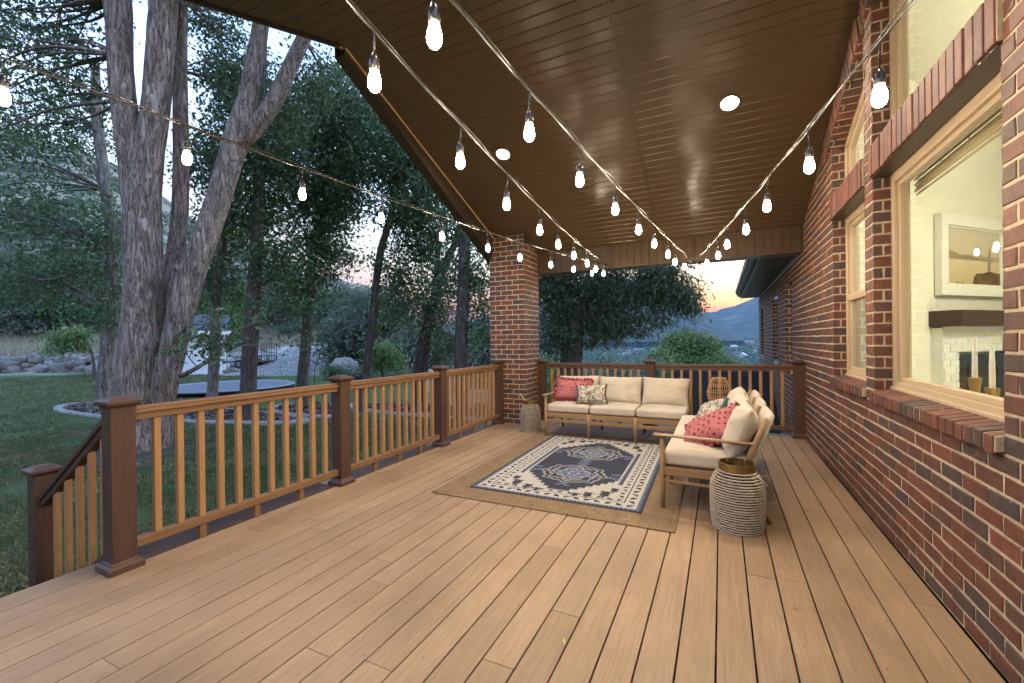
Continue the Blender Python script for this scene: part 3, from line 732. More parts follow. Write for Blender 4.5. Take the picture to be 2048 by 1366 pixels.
for a, c_ in zip(PY, PY[1:]):
    b = MB(); b.box(-3.362, a + .09, .0012, -3.150, c_ - .09, .0052); build('rail_shade_strip', b, MT['post'], lr, True)  # strip added for the bottom rail's shade on the brown border board
br = thing('deck_railing', 'brown railing with tan balusters across the far end of the deck behind the sofas', 'railing', (-.9, 6.62, 0))
QX = [-2.672, -.945, .898]; QY = 6.615
for x, zt in zip(QX, (.985, 1.0, 1.012)): post(br, x, QY, .0012, zt)
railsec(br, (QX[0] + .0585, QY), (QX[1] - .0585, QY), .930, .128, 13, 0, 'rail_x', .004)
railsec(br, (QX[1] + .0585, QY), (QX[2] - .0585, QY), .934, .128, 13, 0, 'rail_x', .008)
sr = thing('stair_railing', 'sloping dark brown stair railing beside the near post going down to the lawn', 'railing', (-3.8, 1.245, -.6))
post(sr, -4.30, 1.265, -.6, .465, hw=.06)
A, B_ = Vector((-3.224, 1.245, .885)), Vector((-4.24, 1.26, .245))
dv_ = Vector((0, 0, 1))
b = MB(); b.bar(A, B_, .075, .03); b.bar(A - dv_ * .035, B_ - dv_ * .035, .05, .05); build('hand_rail', b, MT['post'], sr, True, bevel=.004)
b = MB(); b.bar(A - dv_ * .80, B_ - dv_ * .80, .05, .06); build('lower_rail', b, MT['post'], sr, True, bevel=.004)
for k in range(5):
    t = .12 + .172 * k; p = A.lerp(B_, t); b = MB(); b.box(p.x - .0165, p.y - .0165, p.z - .79, p.x + .0165, p.y + .0165, p.z - .055)
    build('baluster', b, MT['baluster'], sr, True, bevel=.003)
# ------------------------------------------------------------------ recessed lights
for X, Y, lab in ((.096, 4.63, 'round lit recessed light in the porch ceiling nearest the house wall'), (-2.345, 4.63, 'round lit recessed light in the porch ceiling between the hanging strings'),
             (.096, 1.6, 'round lit recessed light in the porch ceiling high above the viewer by the wall'), (-2.345, 1.6, 'round lit recessed light in the porch ceiling high above the viewer by the lawn')):
    t = thing('recessed_light', lab, 'ceiling light', (X, Y, zc(Y)), 0, 'recessed lights in the porch ceiling')
    t.rotation_euler = (-math.atan(CS), 0, 0)
    b = MB(); b.lathe([(.075, -.004), (.078, -.012), (.092, -.010), (.095, .002)], 28); build('trim_ring', b, MT['fascia'], t)
    b = MB(); b.lathe([(.0001, -.009), (.05, -.0085), (.074, -.006)], 28); build('lens', b, MT['can'], t)
# ------------------------------------------------------------------ string lights
def strung(label, A, d, L_, k1, k2, t0, n, extra, endx, cat='string lights'):
    """A: anchor on the beam; d: horizontal direction; bulbs at t = t0 + i"""
    dd = Vector((d[0], d[1], 0)).normalized()
    t = thing('string_light', label, cat, A, 0, 'string lights under the porch roof'); A = Vector(A)
    cz = lambda u_: A.z + k1 * u_ + k2 * u_ * u_
    P = lambda u_: Vector((A.x + dd.x * u_ * L_, A.y + dd.y * u_ * L_, cz(u_)))
    tot = t0 + n + extra
    steps = int(tot * 4); b = MB()
    side = Vector((dd.y, -dd.x, 0))
    def wob(u_, ph, a): return side * (a * math.sin(u_ * 5.1 + ph)) + Vector((0, 0, a * .8 * math.sin(u_ * 4.3 + ph * 2)))
    us = [tot * i / steps for i in range(steps + 1)]
    b.tube([P(u_) + wob(u_, 0, .004) for u_ in us], .0048, 6)
    b.tube([P(u_) + wob(u_, 2, .006) + Vector((0, 0, .012)) for u_ in us], .0028, 5)
    build('cable', b, MT['cord'], t, True)
    hook = MB(); hook.tube([A + Vector((0, .02, .05)), A + Vector((0, -.02, .05)), A + Vector((0, -.03, .02)), A], .004, 6); build('hook', hook, MT['darkmetal'], t, True)
    for i in range(n + extra):
        u_ = t0 + i; p = P(u_); j = Vector((random.uniform(-.016, .016), random.uniform(-.016, .016), random.uniform(-.008, .008)))
        c = p + Vector((0, 0, -.155)) + j
        b = MB(); b.tube([p + Vector((0, 0, .012)), p, p + j * .3 + Vector((0, 0, -.02)), c + Vector((0, 0, .085))], .0035, 6)
        b.lathe([(0, .080), (.009, .078), (.0125, .066), (.0165, .058), (.0165, .03), (.014, .027), (0.0, .027)], 12, tuple(c))
        s = build('lamp_socket', b, MT['cord'], t, True)
        b = MB(); b.lathe([(.0115, .0268), (.0150, .016), (.0185, .002), (.0205, -.012), (.0190, -.026), (.0130, -.036), (.005, -.0405), (0, -.041)], 12, tuple(c)); b.v = [tuple(Vector(q) - A) for q in b.v]
        o = build('bulb', b, MT['bulb'], s)
A1, A2 = (-1.516, 6.5, 2.421), (-.33, 6.5, 2.366)
strung('string of lit bulbs farthest left, crossing in front of the trees', A1, (-.1632, -.9866), .5967, -.033, .0033, .9685, 10, 0, 0)
strung('string of lit bulbs running from the beam past the left recessed light', A1, (.099, -.9951), .5983, -.0533, .0041, 1.1845, 9, 4, 0)
strung('string of lit bulbs down the middle of the porch ceiling', A2, (-.0655, -.9978), .5748, -.0311, .0023, .6631, 10, 4, 0)
strung('string of lit bulbs slanting toward the brick wall', A2, (.1607, -.987), .5985, -.0362, .0022, .1222, 9, 0, 0)
# ------------------------------------------------------------------ rugs
def rug_pattern(W, H, nx, ny):
    X, Y = np.meshgrid((np.arange(nx) + .5) / nx * W, (np.arange(ny) + .5) / ny * H)
    navy, blue, cream, dark = np.array([.046, .048, .062]), np.array([.135, .17, .25]), np.array([.44, .405, .345]), np.array([.030, .033, .042])
    C = np.empty((ny, nx, 3)); C[:] = cream
    def paint(m, c): C[m] = c
    ex = np.minimum(X, W - X); ey = np.minimum(Y, H - Y); e = np.minimum(ex, ey)
    along = np.where(ex < ey, Y, X)
    ang = lambda: None
    def leaf(cx, cy, a, l, w, c):
        dx, dy = X - cx, Y - cy; u = dx * math.cos(a) + dy * math.sin(a); v = -dx * math.sin(a) + dy * math.cos(a)
        q = 1 - (u / l) ** 2
        paint((np.abs(u) < l) & (np.abs(v) < w * np.clip(q, 0, 1) * (1 - .3 * u / l)), c)
    def ring(cx, cy, r, w, c): 
        d = np.hypot(X - cx, Y - cy); paint(np.abs(d - r) < w, c)
    def disc(cx, cy, r, c): paint(np.hypot(X - cx, Y - cy) < r, c)
    def flower(cx, cy, r, c, c2=None, n=5):
        a = np.arctan2(Y - cy, X - cx); d = np.hypot(X - cx, Y - cy); paint(d < r * (.72 + .28 * np.cos(n * a)), c)
        if c2 is not None: disc(cx, cy, r * .32, c2)
    # outer saw tooth strip
    tooth = np.abs(((along / .036) % 1) - .5) * 2
    paint(e < .040, blue); paint(e < .014 + .026 * (1 - tooth), navy)
    paint((e > .042) & (e < .047), dark)
    # outer border leaf pairs
    r2 = random.Random(5)
    def border(d, step, l, w, c, both=True):
        for side in range(4):
            Ln = H if side < 2 else W; n = int((Ln - 2 * d) / step)
            for i in range(n + 1):
                s = d + (Ln - 2 * d) * i / n
                px, py = [(d, s), (W - d, s), (s, d), (s, H - d)][side]
                base = math.pi / 2 if side < 2 else 0
                sg = 1 if i % 2 else -1
                leaf(px, py, base + sg * .75, l, w, c)
                leaf(px + .3 * l * (1 if side < 2 else 0) * sg, py + .3 * l * (0 if side < 2 else 1) * sg, base + sg * .1, l * .8, w * .7, c)
                leaf(px, py, base + sg * 2.0, l * .55, w * .6, c)
                if i % 3 == 0: disc(px, py, w * .9, blue)
    border(.098, .082, .038, .0135, dark)
    paint(np.abs(e - .150) < .004, dark)
    border(.195, .078, .030, .0115, dark)
    for side in range(2):
        n = 13
        for i in range(n):
            s = .25 + (H - .5) * i / (n - 1); flower(.228 if side == 0 else W - .228, s, .013, blue, cream)
    # long-side blue band
    bx = np.abs(X - W / 2)
    paint((np.abs(bx - (W / 2 - .262)) < .020) & (ey > .55), blue); paint((np.abs(bx - (W / 2 - .262)) < .004) & (ey > .55), dark)
    paint((np.abs(np.abs(bx - (W / 2 - .262)) - .014) < .003) & (ey > .55), dark)
    # navy field with stepped ends
    fx = (X - W / 2) / (W / 2 - .30); fy = np.abs(Y - H / 2)
    q = .052
    hw = W / 2 - .30
    lim = (H / 2 - .235) - np.floor(np.clip(np.abs(X - W / 2) - .05, 0, 9) / q) * q * 1.15
    lim2 = np.where(np.abs(X - W / 2) < hw, lim, -1)
    paint(fy < lim2 + .018, blue); paint(fy < lim2 + .009, cream); paint(fy < lim2, navy)
    # trees in the cream corners
    for sx in (-1, 1):
        for sy in (-1, 1):
            for (dx, dy, sc) in ((.40, .93, 1.), (.27, .99, .85), (.455, .80, .75), (.17, 1.02, .6)):
                cx, cy = W / 2 + sx * dx, H / 2 + sy * (dy - .05); up_ = -sy
                paint((np.abs(X - cx) < .007 * sc) & (np.abs(Y - cy - up_ * .04 * sc) < .075 * sc), dark)
                for k in range(4):
                    yy = cy + up_ * (.0 + .03 * k) * sc
                    for s2 in (-1, 1): leaf(cx + s2 * .022 * sc, yy + up_ * .008, up_ * (math.pi / 2 - s2 * .8), .034 * sc, .0115 * sc, dark)
                flower(cx, cy - up_ * .045 * sc, .022 * sc, blue, dark)
                if sc > .8: flower(cx + .075 * sx * -1, cy + up_ * .01, .022, blue, cream, 4); ring(cx + .07 * sx, cy - up_ * .05, .016, .0035, dark)
    # medallions
    cream_, = (np.array([.34, .315, .27]),)
    def medal(cy, cream=cream_):
        cx = W / 2; a = np.arctan2((Y - cy) * 1.12, X - cx); d = np.hypot((X - cx), (Y - cy) * 1.12)
        def rr(base, k, amp): return base * (1 + amp * np.cos(k * a) + amp * .6 * np.cos(2 * k * a + .6))
        R1 = rr(.30, 8, .06)
        paint(d < R1 + .012, blue); paint(d < R1, cream); paint(d < R1 - .014, navy)
        R2 = rr(.235, 8, .09); paint(np.abs(d - R2) < .010, cream)
        R3 = rr(.175, 4, .16); paint(d < R3, blue); paint(np.abs(d - R3) < .007, cream); paint((d < R3 - .03) & (np.cos(8 * a) > .55), navy)
        for k in range(8):
            an = k * math.pi / 4; flower(cx + .262 * math.cos(an), cy + .235 * math.sin(an), .020, cream, blue)
            flower(cx + .205 * math.cos(an + .39), cy + .185 * math.sin(an + .39), .022, blue, cream)
            leaf(cx + .14 * math.cos(an), cy + .125 * math.sin(an), an, .032, .012, cream)
        flower(cx, cy, .075, blue, None, 8); ring(cx, cy, .05, .006, cream); flower(cx, cy, .034, navy, cream, 6)
        for s in (-1, 1):
            flower(cx + s * .355, cy, .035, blue, navy, 4); ring(cx + s * .41, cy - .02, .024, .008, blue); leaf(cx + s * .38, cy, 0, .05, .010, blue)
            flower(cx, cy + s * .325, .034, blue, navy, 5); ring(cx + .04 * s, cy + s * .35, .017, .006, blue); ring(cx - .04 * s, cy + s * .35, .017, .006, blue)
    medal(H / 2 - .395); medal(H / 2 + .395)
    flower(W / 2, H / 2, .04, blue, navy, 4)
    for s in (-1, 1):
        for k in (-1, 1): flower(W / 2 + s * (hw - .02), H / 2 + k * .3, .03, blue, navy, 4); ring(W / 2 + s * (hw - .06), H / 2 + k * .3, .02, .007, blue)
    return C
def make_rug(name, loc, rz, W, H, nx, ny, mat, thick, label, cat, pat=None):
    xs = np.linspace(0, W, nx + 1); ys = np.linspace(0, H, ny + 1); gx, gy = np.meshgrid(xs, ys)
    gz = np.full_like(gx, thick)
    V = np.stack([gx, gy, gz], -1).reshape(-1, 3)
    idx = np.arange((nx + 1) * (ny + 1)).reshape(ny + 1, nx + 1)
    Fq = np.stack([idx[:-1, :-1], idx[:-1, 1:], idx[1:, 1:], idx[1:, :-1]], -1).reshape(-1, 4)
    n0 = len(V); side = np.array([[0, 0, 0], [W, 0, 0], [W, H, 0], [0, H, 0]])
    V = np.concatenate([V, side]); c = [idx[0, 0], idx[0, -1], idx[-1, -1], idx[-1, 0]]
    S = np.array([[n0 + k, n0 + (k + 1) % 4, c[(k + 1) % 4], c[k]] for k in range(4)])
    Fq = np.concatenate([Fq, S])
    me = bpy.data.meshes.new(name); me.vertices.add(len(V)); me.vertices.foreach_set('co', V.reshape(-1).astype(np.float32))
    me.loops.add(len(Fq) * 4); me.loops.foreach_set('vertex_index', Fq.reshape(-1).astype(np.int32))
    me.polygons.add(len(Fq)); me.polygons.foreach_set('loop_start', np.arange(0, len(Fq) * 4, 4, dtype=np.int32)); me.update(calc_edges=True)
    if pat is not None:
        col = np.concatenate([pat.reshape(-1, 3), np.tile([[.05, .06, .09]], (4, 1))])
        at_ = me.color_attributes.new('rug_colour', 'FLOAT_COLOR', 'CORNER')
        cc = np.repeat(np.concatenate([col, np.ones((len(col), 1))], 1), 4, axis=0)
        at_.data.foreach_set('color', cc.reshape(-1).astype(np.float32))
    o = link(name, me, mat, None); o.location = loc; o.rotation_euler = (0, 0, rz)
    return tag(o, label, cat)
make_rug('jute_rug', (-2.25, 3.006, .0018), .018, 1.962, 2.66, 30, 40, MT['jute'], .007, 'plain golden brown jute rug lying on the deck under the patterned rug', 'rug')
make_rug('patterned_rug', (-2.011, 3.240, .0092), .018, 1.468, 2.23, 320, 486, MT['rug'], .006, 'navy and cream rug with two medallions lying on the jute rug', 'rug', rug_pattern(1.468, 2.23, 320, 486))

# ------------------------------------------------------------------ cushions
def pillow(mb, w, h, t, M, n=26, ear=.06, wr=.008, seed=0, pinch=.10, flat=0.0, sag=0.0):
    P = []
    for side in (1, -1):
        pts = []
        for j in range(n):
            for i in range(n):
                u, v = -1 + 2 * i / (n - 1), -1 + 2 * j / (n - 1)
                u, v = math.sin(u * math.pi / 2), math.sin(v * math.pi / 2)
                x = w / 2 * u * (1 - pinch * (1 - v * v)); y = h / 2 * v * (1 - pinch * (1 - u * u))
                prof = (max(0, 1 - u ** 4) ** .55) * (max(0, 1 - v ** 4) ** .55)
                z = side * t / 2 * prof
                k = mnoise.noise(Vector((x * 9 + seed, y * 9, side * 3.1))) + .5 * mnoise.noise(Vector((x * 22 + seed, y * 22, side * 1.7)))
                rad = mnoise.noise(Vector((math.atan2(y, x) * 4 + seed, 0, side))) * (abs(u) ** 3 + abs(v) ** 3)
                z += side * prof ** .5 * wr * (k + rad * 1.2)
                y -= sag * (1 - v) * .5 * abs(z) 
                pts.append(M @ Vector((x, y, z)))
        b0 = len(mb.v)
        fs = []
        for j in range(n - 1):
            for i in range(n - 1):
                q = (j * n + i, j * n + i + 1, (j + 1) * n + i + 1, (j + 1) * n + i)
                fs.append(q if side > 0 else q[::-1])
        mb.add(pts, fs, True)
def slab(mb, x0, x1, y0, y1, z0, z1, crown=.015, r=.03, n=20, seed=0):
    """soft box cushion"""
    cx, cy, cz = (x0 + x1) / 2, (y0 + y1) / 2, (z0 + z1) / 2; hx, hy, hz = (x1 - x0) / 2, (y1 - y0) / 2, (z1 - z0) / 2
    for ax in range(3):
        for sg in (-1, 1):
            pts = []
            for j in range(n):
                for i in range(n):
                    a, c_ = -1 + 2 * i / (n - 1), -1 + 2 * j / (n - 1)
                    a, c_ = math.copysign(1 - (1 - abs(a)) ** 1.6, a), math.copysign(1 - (1 - abs(c_)) ** 1.6, c_)
                    q = [0, 0, 0]; q[ax] = sg; q[(ax + 1) % 3] = a; q[(ax + 2) % 3] = c_
                    p = Vector((q[0] * hx, q[1] * hy, q[2] * hz))
                    inner = Vector((max(-hx + r, min(hx - r, p.x)), max(-hy + r, min(hy - r, p.y)), max(-hz + r, min(hz - r, p.z))))
                    d = p - inner
                    if d.length > 1e-9: p = inner + d.normalized() * r
                    ux, uy = p.x / hx, p.y / hy
                    if p.z > 0: p.z += crown * (1 - ux * ux) * (1 - uy * uy) + .004 * mnoise.noise(Vector((p.x * 8 + seed, p.y * 8, 1)))
                    elif True: p.z -= 0
                    k = .004 * mnoise.noise(Vector((p.x * 10 + seed, p.y * 10, p.z * 10)))
                    p.x *= 1 + k * 2; p.y *= 1 + k * 2
                    pts.append(Vector((cx, cy, cz)) + p)
            fs = []
            for j in range(n - 1):
                for i in range(n - 1):
                    q = (j * n + i, j * n + i + 1, (j + 1) * n + i + 1, (j + 1) * n + i); fs.append(q if sg > 0 else q[::-1])
            mb.add(pts, fs, True)

# ------------------------------------------------------------------ sofas
SP = .591
def sofa(label, loc, rz, arm):
    t = thing('outdoor_sofa', label, 'sofa', loc, rz, 'pair of outdoor sofas')
    W = SP * 3
    for k in range(4):
        x = k * SP; top = .548 if k == arm else .332
        b = MB(); b.tube([(x, 0, 0), (x, 0, .18), (x, 0, top)], [.0155, .021, .019], 12); build('leg', b, MT['teak_z'], t)
        # rear post: splayed foot, leaning back rest upright
        b = MB(); b.tube([(x, .71, 0), (x, .60, .20), (x, .545, .32), (x, .61, .52), (x, .695, .738)], [.015, .020, .022, .020, .016], 12); build('leg', b, MT['teak_z'], t)
    b = MB()
    for za, zb in ((.266, .327), (.202, .243)): 
        for k in range(3): b.box(k * SP + .012, -.011, za, (k + 1) * SP - .012, .013, zb)
    b.box(0, .535, .262, W, .56, .325); b.box(0, .575, .19, W, .598, .225)
    build('seat_rail', b, MT['teak'], t, bevel=.004)
    for x in (0, W):
        b = MB(); b.box(x - .013, .01, .262, x + .013, .54, .322); build('side_rail', b, MT['teak_y'], t, bevel=.004)
        b = MB(); b.bar((x, .01, .215), (x, .58, .205), .02, .022); build('side_stretcher', b, MT['teak_y'], t, bevel=.004)
    for k in (1, 2): b = MB(); b.box(k * SP - .013, .013, .262, k * SP + .013, .54, .31); build('cross_rail', b, MT['teak_y'], t, bevel=.004)
    b = MB()
    for k in range(9): b.box(.04, .05 + k * .055, .307, W - .04, .085 + k * .055, .319)
    build('seat_slats', b, MT['teak'], t, bevel=.002)
    for x in (arm * SP,):
        b = MB(); P = []
        prof = [(-.03, 0), (-.032, .007), (-.022, .014), (0, .016), (.022, .014), (.032, .007), (.03, 0), (0, -.008)]
        ys = [(-.07, .0), (-.06, .9), (-.03, 1.0), (.2, 1.0), (.42, .85), (.60, .62), (.635, .58)]
        for y, s in ys:
            for px, pz in prof: P.append((x + px * (s if s > .01 else .3), y, .556 - .012 * (y / .6) + pz * (1 if s > .01 else .4)))
        b.grid(P, len(prof), len(ys), True, closeu=True); b.add(P[:8], [(7, 6, 5, 4, 3, 2, 1, 0)]); b.add(P[-8:], [tuple(range(8))])
        build('armrest', b, MT['teak_y'], t)
    bk = Vector((0, .085, .218)).normalized()
    for k in range(3):
        b = MB(); slab(b, k * SP + .008, (k + 1) * SP - .008, .005, .60, .330, .437, .018, .032, 22, k * 3.3 + loc[0]); build('seat_cushion', b, MT['canvas'], t)
        # sling wrapped round the back frame
        b = MB(); P = []
        pr = [(.56, .36), (.575, .40), (.620, .52), (.705, .735), (.725, .752), (.745, .740), (.69, .58), (.628, .40), (.60, .33)]
        for y, z in pr:
            for i in range(7): 
                uu = -1 + 2 * i / 6; P.append((k * SP + SP / 2 + uu * (SP / 2 - .028), y + .012 * (1 - uu * uu), z))
        b.grid(P, 7, len(pr), True); o = build('back_sling', b, MT['sling'], t); sd = o.modifiers.new('thick', 'SOLIDIFY'); sd.thickness = .034; sd.offset = -1
        ang = math.atan2(.085, .218)
        M = Matrix.Translation((k * SP + SP / 2, .535, .60)) @ Matrix.Rotation(random.uniform(-.03, .03), 4, 'Y') @ Matrix.Rotation(math.pi / 2 - ang, 4, 'X') 
        b = MB(); pillow(b, .585, .385, .185, M, 34, seed=k * 7 + loc[1], pinch=.045, wr=.013); build('back_cushion', b, MT['canvas'], t)
    return t
s1 = sofa('beige three seat outdoor sofa facing the viewer in front of the far railing', (-2.145, 5.425, .0005), 0, 0)
# second sofa: local x runs toward -Y, seat faces the rug
s2 = sofa('beige outdoor sofa seen from its armrest end with its back to the brick wall', (-.415, 5.24, .0005), -math.pi / 2, 3)
b = MB(); M = Matrix.Translation((1.70, .16, .235)) @ Matrix.Rotation(.15, 4, 'Y'); b.box(-.001, -.02, -.055, .001, .02, .045, M)
build('care_label', b, mat_simple('white_label', (.7, .66, .62), (.66, .62, .6), .6), s2)

def frill(mb, w, h, M, amp=.02, width=.04, nper=26, seed=0, pinch=.10):
    loop = []
    n = nper * 4
    for k in range(n):
        s = 4 * k / n; e_ = int(s); f = s - e_
        u, v = [(-1 + 2 * f, -1), (1, -1 + 2 * f), (1 - 2 * f, 1), (-1, 1 - 2 * f)][e_]
        x = w / 2 * u * (1 - pinch * (1 - v * v)); y = h / 2 * v * (1 - pinch * (1 - u * u))
        nx, ny = [(0, -1), (1, 0), (0, 1), (-1, 0)][e_]
        loop.append((x, y, nx, ny))
    P = []
    for r in range(3):
        for k, (x, y, nx, ny) in enumerate(loop):
            ph = k * 2.1 + seed; z = amp * math.sin(ph) * r / 2 + amp * .5 * math.sin(ph * .37 + 1) * r / 2
            P.append(M @ Vector((x + nx * width * (r - .4) / 2 + .004 * math.sin(ph * 1.3) * r, y + ny * width * (r - .4) / 2 + .004 * math.cos(ph * 1.7) * r, z)))
    mb.grid(P, n, 3, True, closeu=True)
def scatter_cushion(name, label, cat, M, w, h, t, mat, edge, seed, group=None):
    o = thing(name, label, cat, M.translation, 0, group); Ml = Matrix.Translation(-M.translation) @ M
    b = MB(); pillow(b, w, h, t, Ml, 30, seed=seed, wr=.010); build('cover', b, mat, o)
    if edge == 'frill':
        b = MB(); frill(b, w * 1.0, h * 1.0, Ml, .017, .05, 30, seed); build('ruffle', b, MT['ruffle'], o)
    else:
        b = MB()
        for s in (-1, 1):
            b.tube([Ml @ Vector((s * w / 2 * (1.01 - .10 * (1 - v * v)), v * h / 2 * 1.03, 0)) for v in [-1 + 2 * k / 12 for k in range(13)]], .013, 8)
        build('side_trim', b, edge, o)
    return o
def orient(p, nx, up=(0, 0, 1), roll=0):
    n = Vector(nx).normalized(); u = Vector(up); x = u.cross(n).normalized(); y = n.cross(x)
    M = Matrix(((x.x, y.x, n.x, p[0]), (x.y, y.y, n.y, p[1]), (x.z, y.z, n.z, p[2]), (0, 0, 0, 1)))
    return M @ Matrix.Rotation(roll, 4, 'Z')
scatter_cushion('ruffled_cushion', 'coral cushion with dark red print and ruffled edge on the far sofa', 'cushion', orient((-1.86, 5.735, .605), (.05, -.93, .34), roll=-.03), .50, .29, .15, MT['coral'], 'frill', 1.3, 'cushions on the sofas')
scatter_cushion('floral_cushion', 'small floral cushion with dark side trim on the far sofa', 'cushion', orient((-1.56, 5.60, .575), (.08, -.92, .38), roll=.07), .40, .255, .14, MT['floral'], MT['darktrim'], 4.1, 'cushions on the sofas')
scatter_cushion('ruffled_cushion', 'coral cushion with ruffled edge leaning behind the near armrest', 'cushion', orient((-.10, 3.84, .555), (-.66, -.42, .62), roll=.60), .50, .31, .17, MT['coral'], 'frill', 7.7, 'cushions on the sofas')
scatter_cushion('floral_cushion', 'pale floral cushion with teal side peeking out behind the coral cushion', 'cushion', orient((-.10, 4.52, .58), (-.80, -.20, .55), roll=.30), .44, .29, .15, MT['floral'], MT['teal'], 9.4, 'cushions on the sofas')

# ------------------------------------------------------------------ lanterns
MT['inner_shadow'] = mat_simple('lantern_inner_shadow', (.035, .026, .018), (.025, .018, .013), .12, 4, bmp=0)  # opaque dark brown standing in for the shade inside the lanterns
def rope_lantern(label, loc, R, Hh, rr, rings, handle, seed):
    t = thing('rope_lantern', label, 'lantern', loc, 0, 'rope wrapped lanterns')
    prof = lambda z: R * (.93 + .07 * math.sin(min(1, z / (Hh * .45)) * math.pi / 2)) if z < Hh * .62 else R * math.sqrt(max(.02, 1 - ((z - Hh * .62) / (Hh * .49)) ** 2.2)) 
    b = MB()
    for k in range(rings):
        z = rr + (Hh - 2 * rr) * k / (rings - 1); r = prof(z)
        b.tube([(r * math.cos(a) + random.uniform(-.0012, .0012), r * math.sin(a) + random.uniform(-.0012, .0012), z + random.uniform(-.0013, .0013)) for a in [2 * math.pi * i / 48 for i in range(48)]], rr, 7, closed=True,
               disp=lambda i, an, p: 1 + .10 * math.sin(i * 2.6 + an))
    build('woven_body', b, MT['rope'], t)
    b = MB()
    for k in range(9):
        a = 2 * math.pi * k / 9 + .2; zz = [Hh * i / 12 for i in range(13)]
        b.tube([((prof(z) - rr * .3) * math.cos(a), (prof(z) - rr * .3) * math.sin(a), z) for z in zz], .0025, 5)
    b.lathe([(0, .004), (R * .9, .004), (R * .9, .012), (0, .012)], 24)
    build('wire_frame', b, MT['darkmetal'], t)
    rc = prof(Hh - rr) * 1.0
    b = MB(); b.lathe([(rc, Hh - .012), (rc, Hh + .052)], 40); b.lathe([(rc * .95, Hh + .052), (rc * .95, Hh - .012)], 40); b.lathe([(rc, Hh + .052), (rc * .95, Hh + .052)], 40)
    for k in range(6):
        a = k * math.pi / 3; b.tube([(rc * .93 * math.cos(a), rc * .93 * math.sin(a), Hh - .01), (rc * .93 * math.cos(a), rc * .93 * math.sin(a), Hh + .055)], .003, 5)
    build('brass_collar', b, MT['brass'], t)
    b = MB(); b.lathe([(0, .02), (R * .8, .02), (R * .84, Hh * .5), (R * .8, Hh * .7), (R * .5, Hh * .9)], 24); build('shadow_liner', b, MT['inner_shadow'], t)  # dark liner added so the gaps between ropes look shadowed
    b = MB(); b.lathe([(0, .021), (R * .3, .021), (R * .3, Hh * .4), (.01, Hh * .395), (0, Hh * .395)], 20); build('candle', b, MT['wax'], t)
    b = MB(); b.tube(handle, .0055, 7); build('handle', b, MT['rope'], t)
    return t
rope_lantern('large rope wrapped lantern with a brass collar beside the near sofa end', (.088, 3.335, .0012), .168, .392, .0056, 23,
             [(.085, -.03, .385), (.12, -.06, .372), (.158, -.07, .345), (.175, -.06, .325), (.160, -.04, .328), (.125, -.02, .355), (.10, 0, .383)], 1)
rope_lantern('small rope wrapped lantern with a loop handle at the foot of the brick pillar', (-2.462, 5.635, .0012), .143, .392, .0050, 24,
             [(.03, -.075, .385), (-.04, -.085, .455), (-.10, -.085, .525), (-.125, -.07, .545), (-.14, -.05, .53), (-.12, -.04, .49), (-.06, -.03, .43), (-.03, .0, .39)], 2)
# round side table with a cane lantern, in the corner between the sofas
tb = thing('side_table', 'small round wooden side table in the corner between the sofas', 'table', (-.065, 5.95, 0))
b = MB(); b.lathe([(0, .352), (.185, .352), (.20, .360), (.204, .370), (.20, .379), (.19, .382), (0, .382)], 40); build('tabletop', b, MT['tabletop'], tb)
for k in range(3):
    a = k * 2.094 + .5; b = MB(); b.tube([(.15 * math.cos(a), .15 * math.sin(a), .001), (.10 * math.cos(a), .10 * math.sin(a), .353)], [.012, .016], 10); build('leg', b, MT['teak_z'], tb)
cl = thing('cane_lantern', 'open cane basket lantern with a white candle standing on the side table', 'lantern', (-.03, 5.93, .3825))
cp = [(.070, .0), (.066, .035), (.092, .085), (.122, .15), (.136, .21), (.134, .26), (.118, .33), (.095, .385), (.074, .425)]
def cpr(z):
    for (r0, z0), (r1, z1) in zip(cp, cp[1:]):
        if z <= z1: return r0 + (r1 - r0) * (z - z0) / (z1 - z0)
    return cp[-1][0]
b = MB()
for k in range(30):
    a = 2 * math.pi * k / 30; b.tube([(cpr(z) * math.cos(a), cpr(z) * math.sin(a), z) for z in [.425 * i / 12 for i in range(13)]], .0032, 5)
build('cane_ribs', b, MT['cane'], cl)
b = MB()
for z in (.004, .035, .10, .175, .25, .33, .424):
    b.tube([((cpr(z) + .003) * math.cos(a), (cpr(z) + .003) * math.sin(a), z) for a in [2 * math.pi * i / 36 for i in range(36)]], .0042, 6, closed=True)
b.lathe([(0, .036), (.066, .036), (.066, .042), (0, .042)], 24)
build('cane_hoops', b, MT['cane'], cl)
b = MB(); b.lathe([(0, .0425), (.042, .0425), (.042, .05), (.038, .05), (.038, .135), (.035, .138), (0, .136)], 24); build('candle', b, MT['wax'], cl)
# ------------------------------------------------------------------ terrain
GZ = -.6
def sstep(x, a, b): t = np.clip((x - a) / (b - a), 0, 1); return t * t * (3 - 2 * t)
def hfun(D, px, wx, wy):
    yt = np.interp(px, [-600, 0, 150, 250, 420, 600, 750, 850, 950, 1050], [180, 265, 300, 350, 470, 565, 615, 650, 674, 680])
    ztop = 1.3 + (686 - yt) / 859 * 420
    D0 = np.interp(px, [0, 300, 480, 620, 850], [31.5, 31.5, 28.5, 25.2, 25])
    wl = sstep(px, 330, 250)
    hill = .9 * wl * sstep(D, 30.6, 31.3) + .15 * np.clip(D - D0, 0, 60 - D0) + np.clip(ztop - 5, 0, 999) * np.clip((D - 60) / 360, 0, 1) ** .9
    hw = sstep(px, 960, 800)
    t = np.clip(D - 12.5, 0, None)
    val = -np.minimum(.26 * t, 12) - 8 * sstep(D, 40, 120) - 40 * sstep(D, 100, 450) + 50 * sstep(D, 700, 2300)
    vw = sstep(px, 790, 960)
    r = hill * hw + val * vw
    return GZ + r
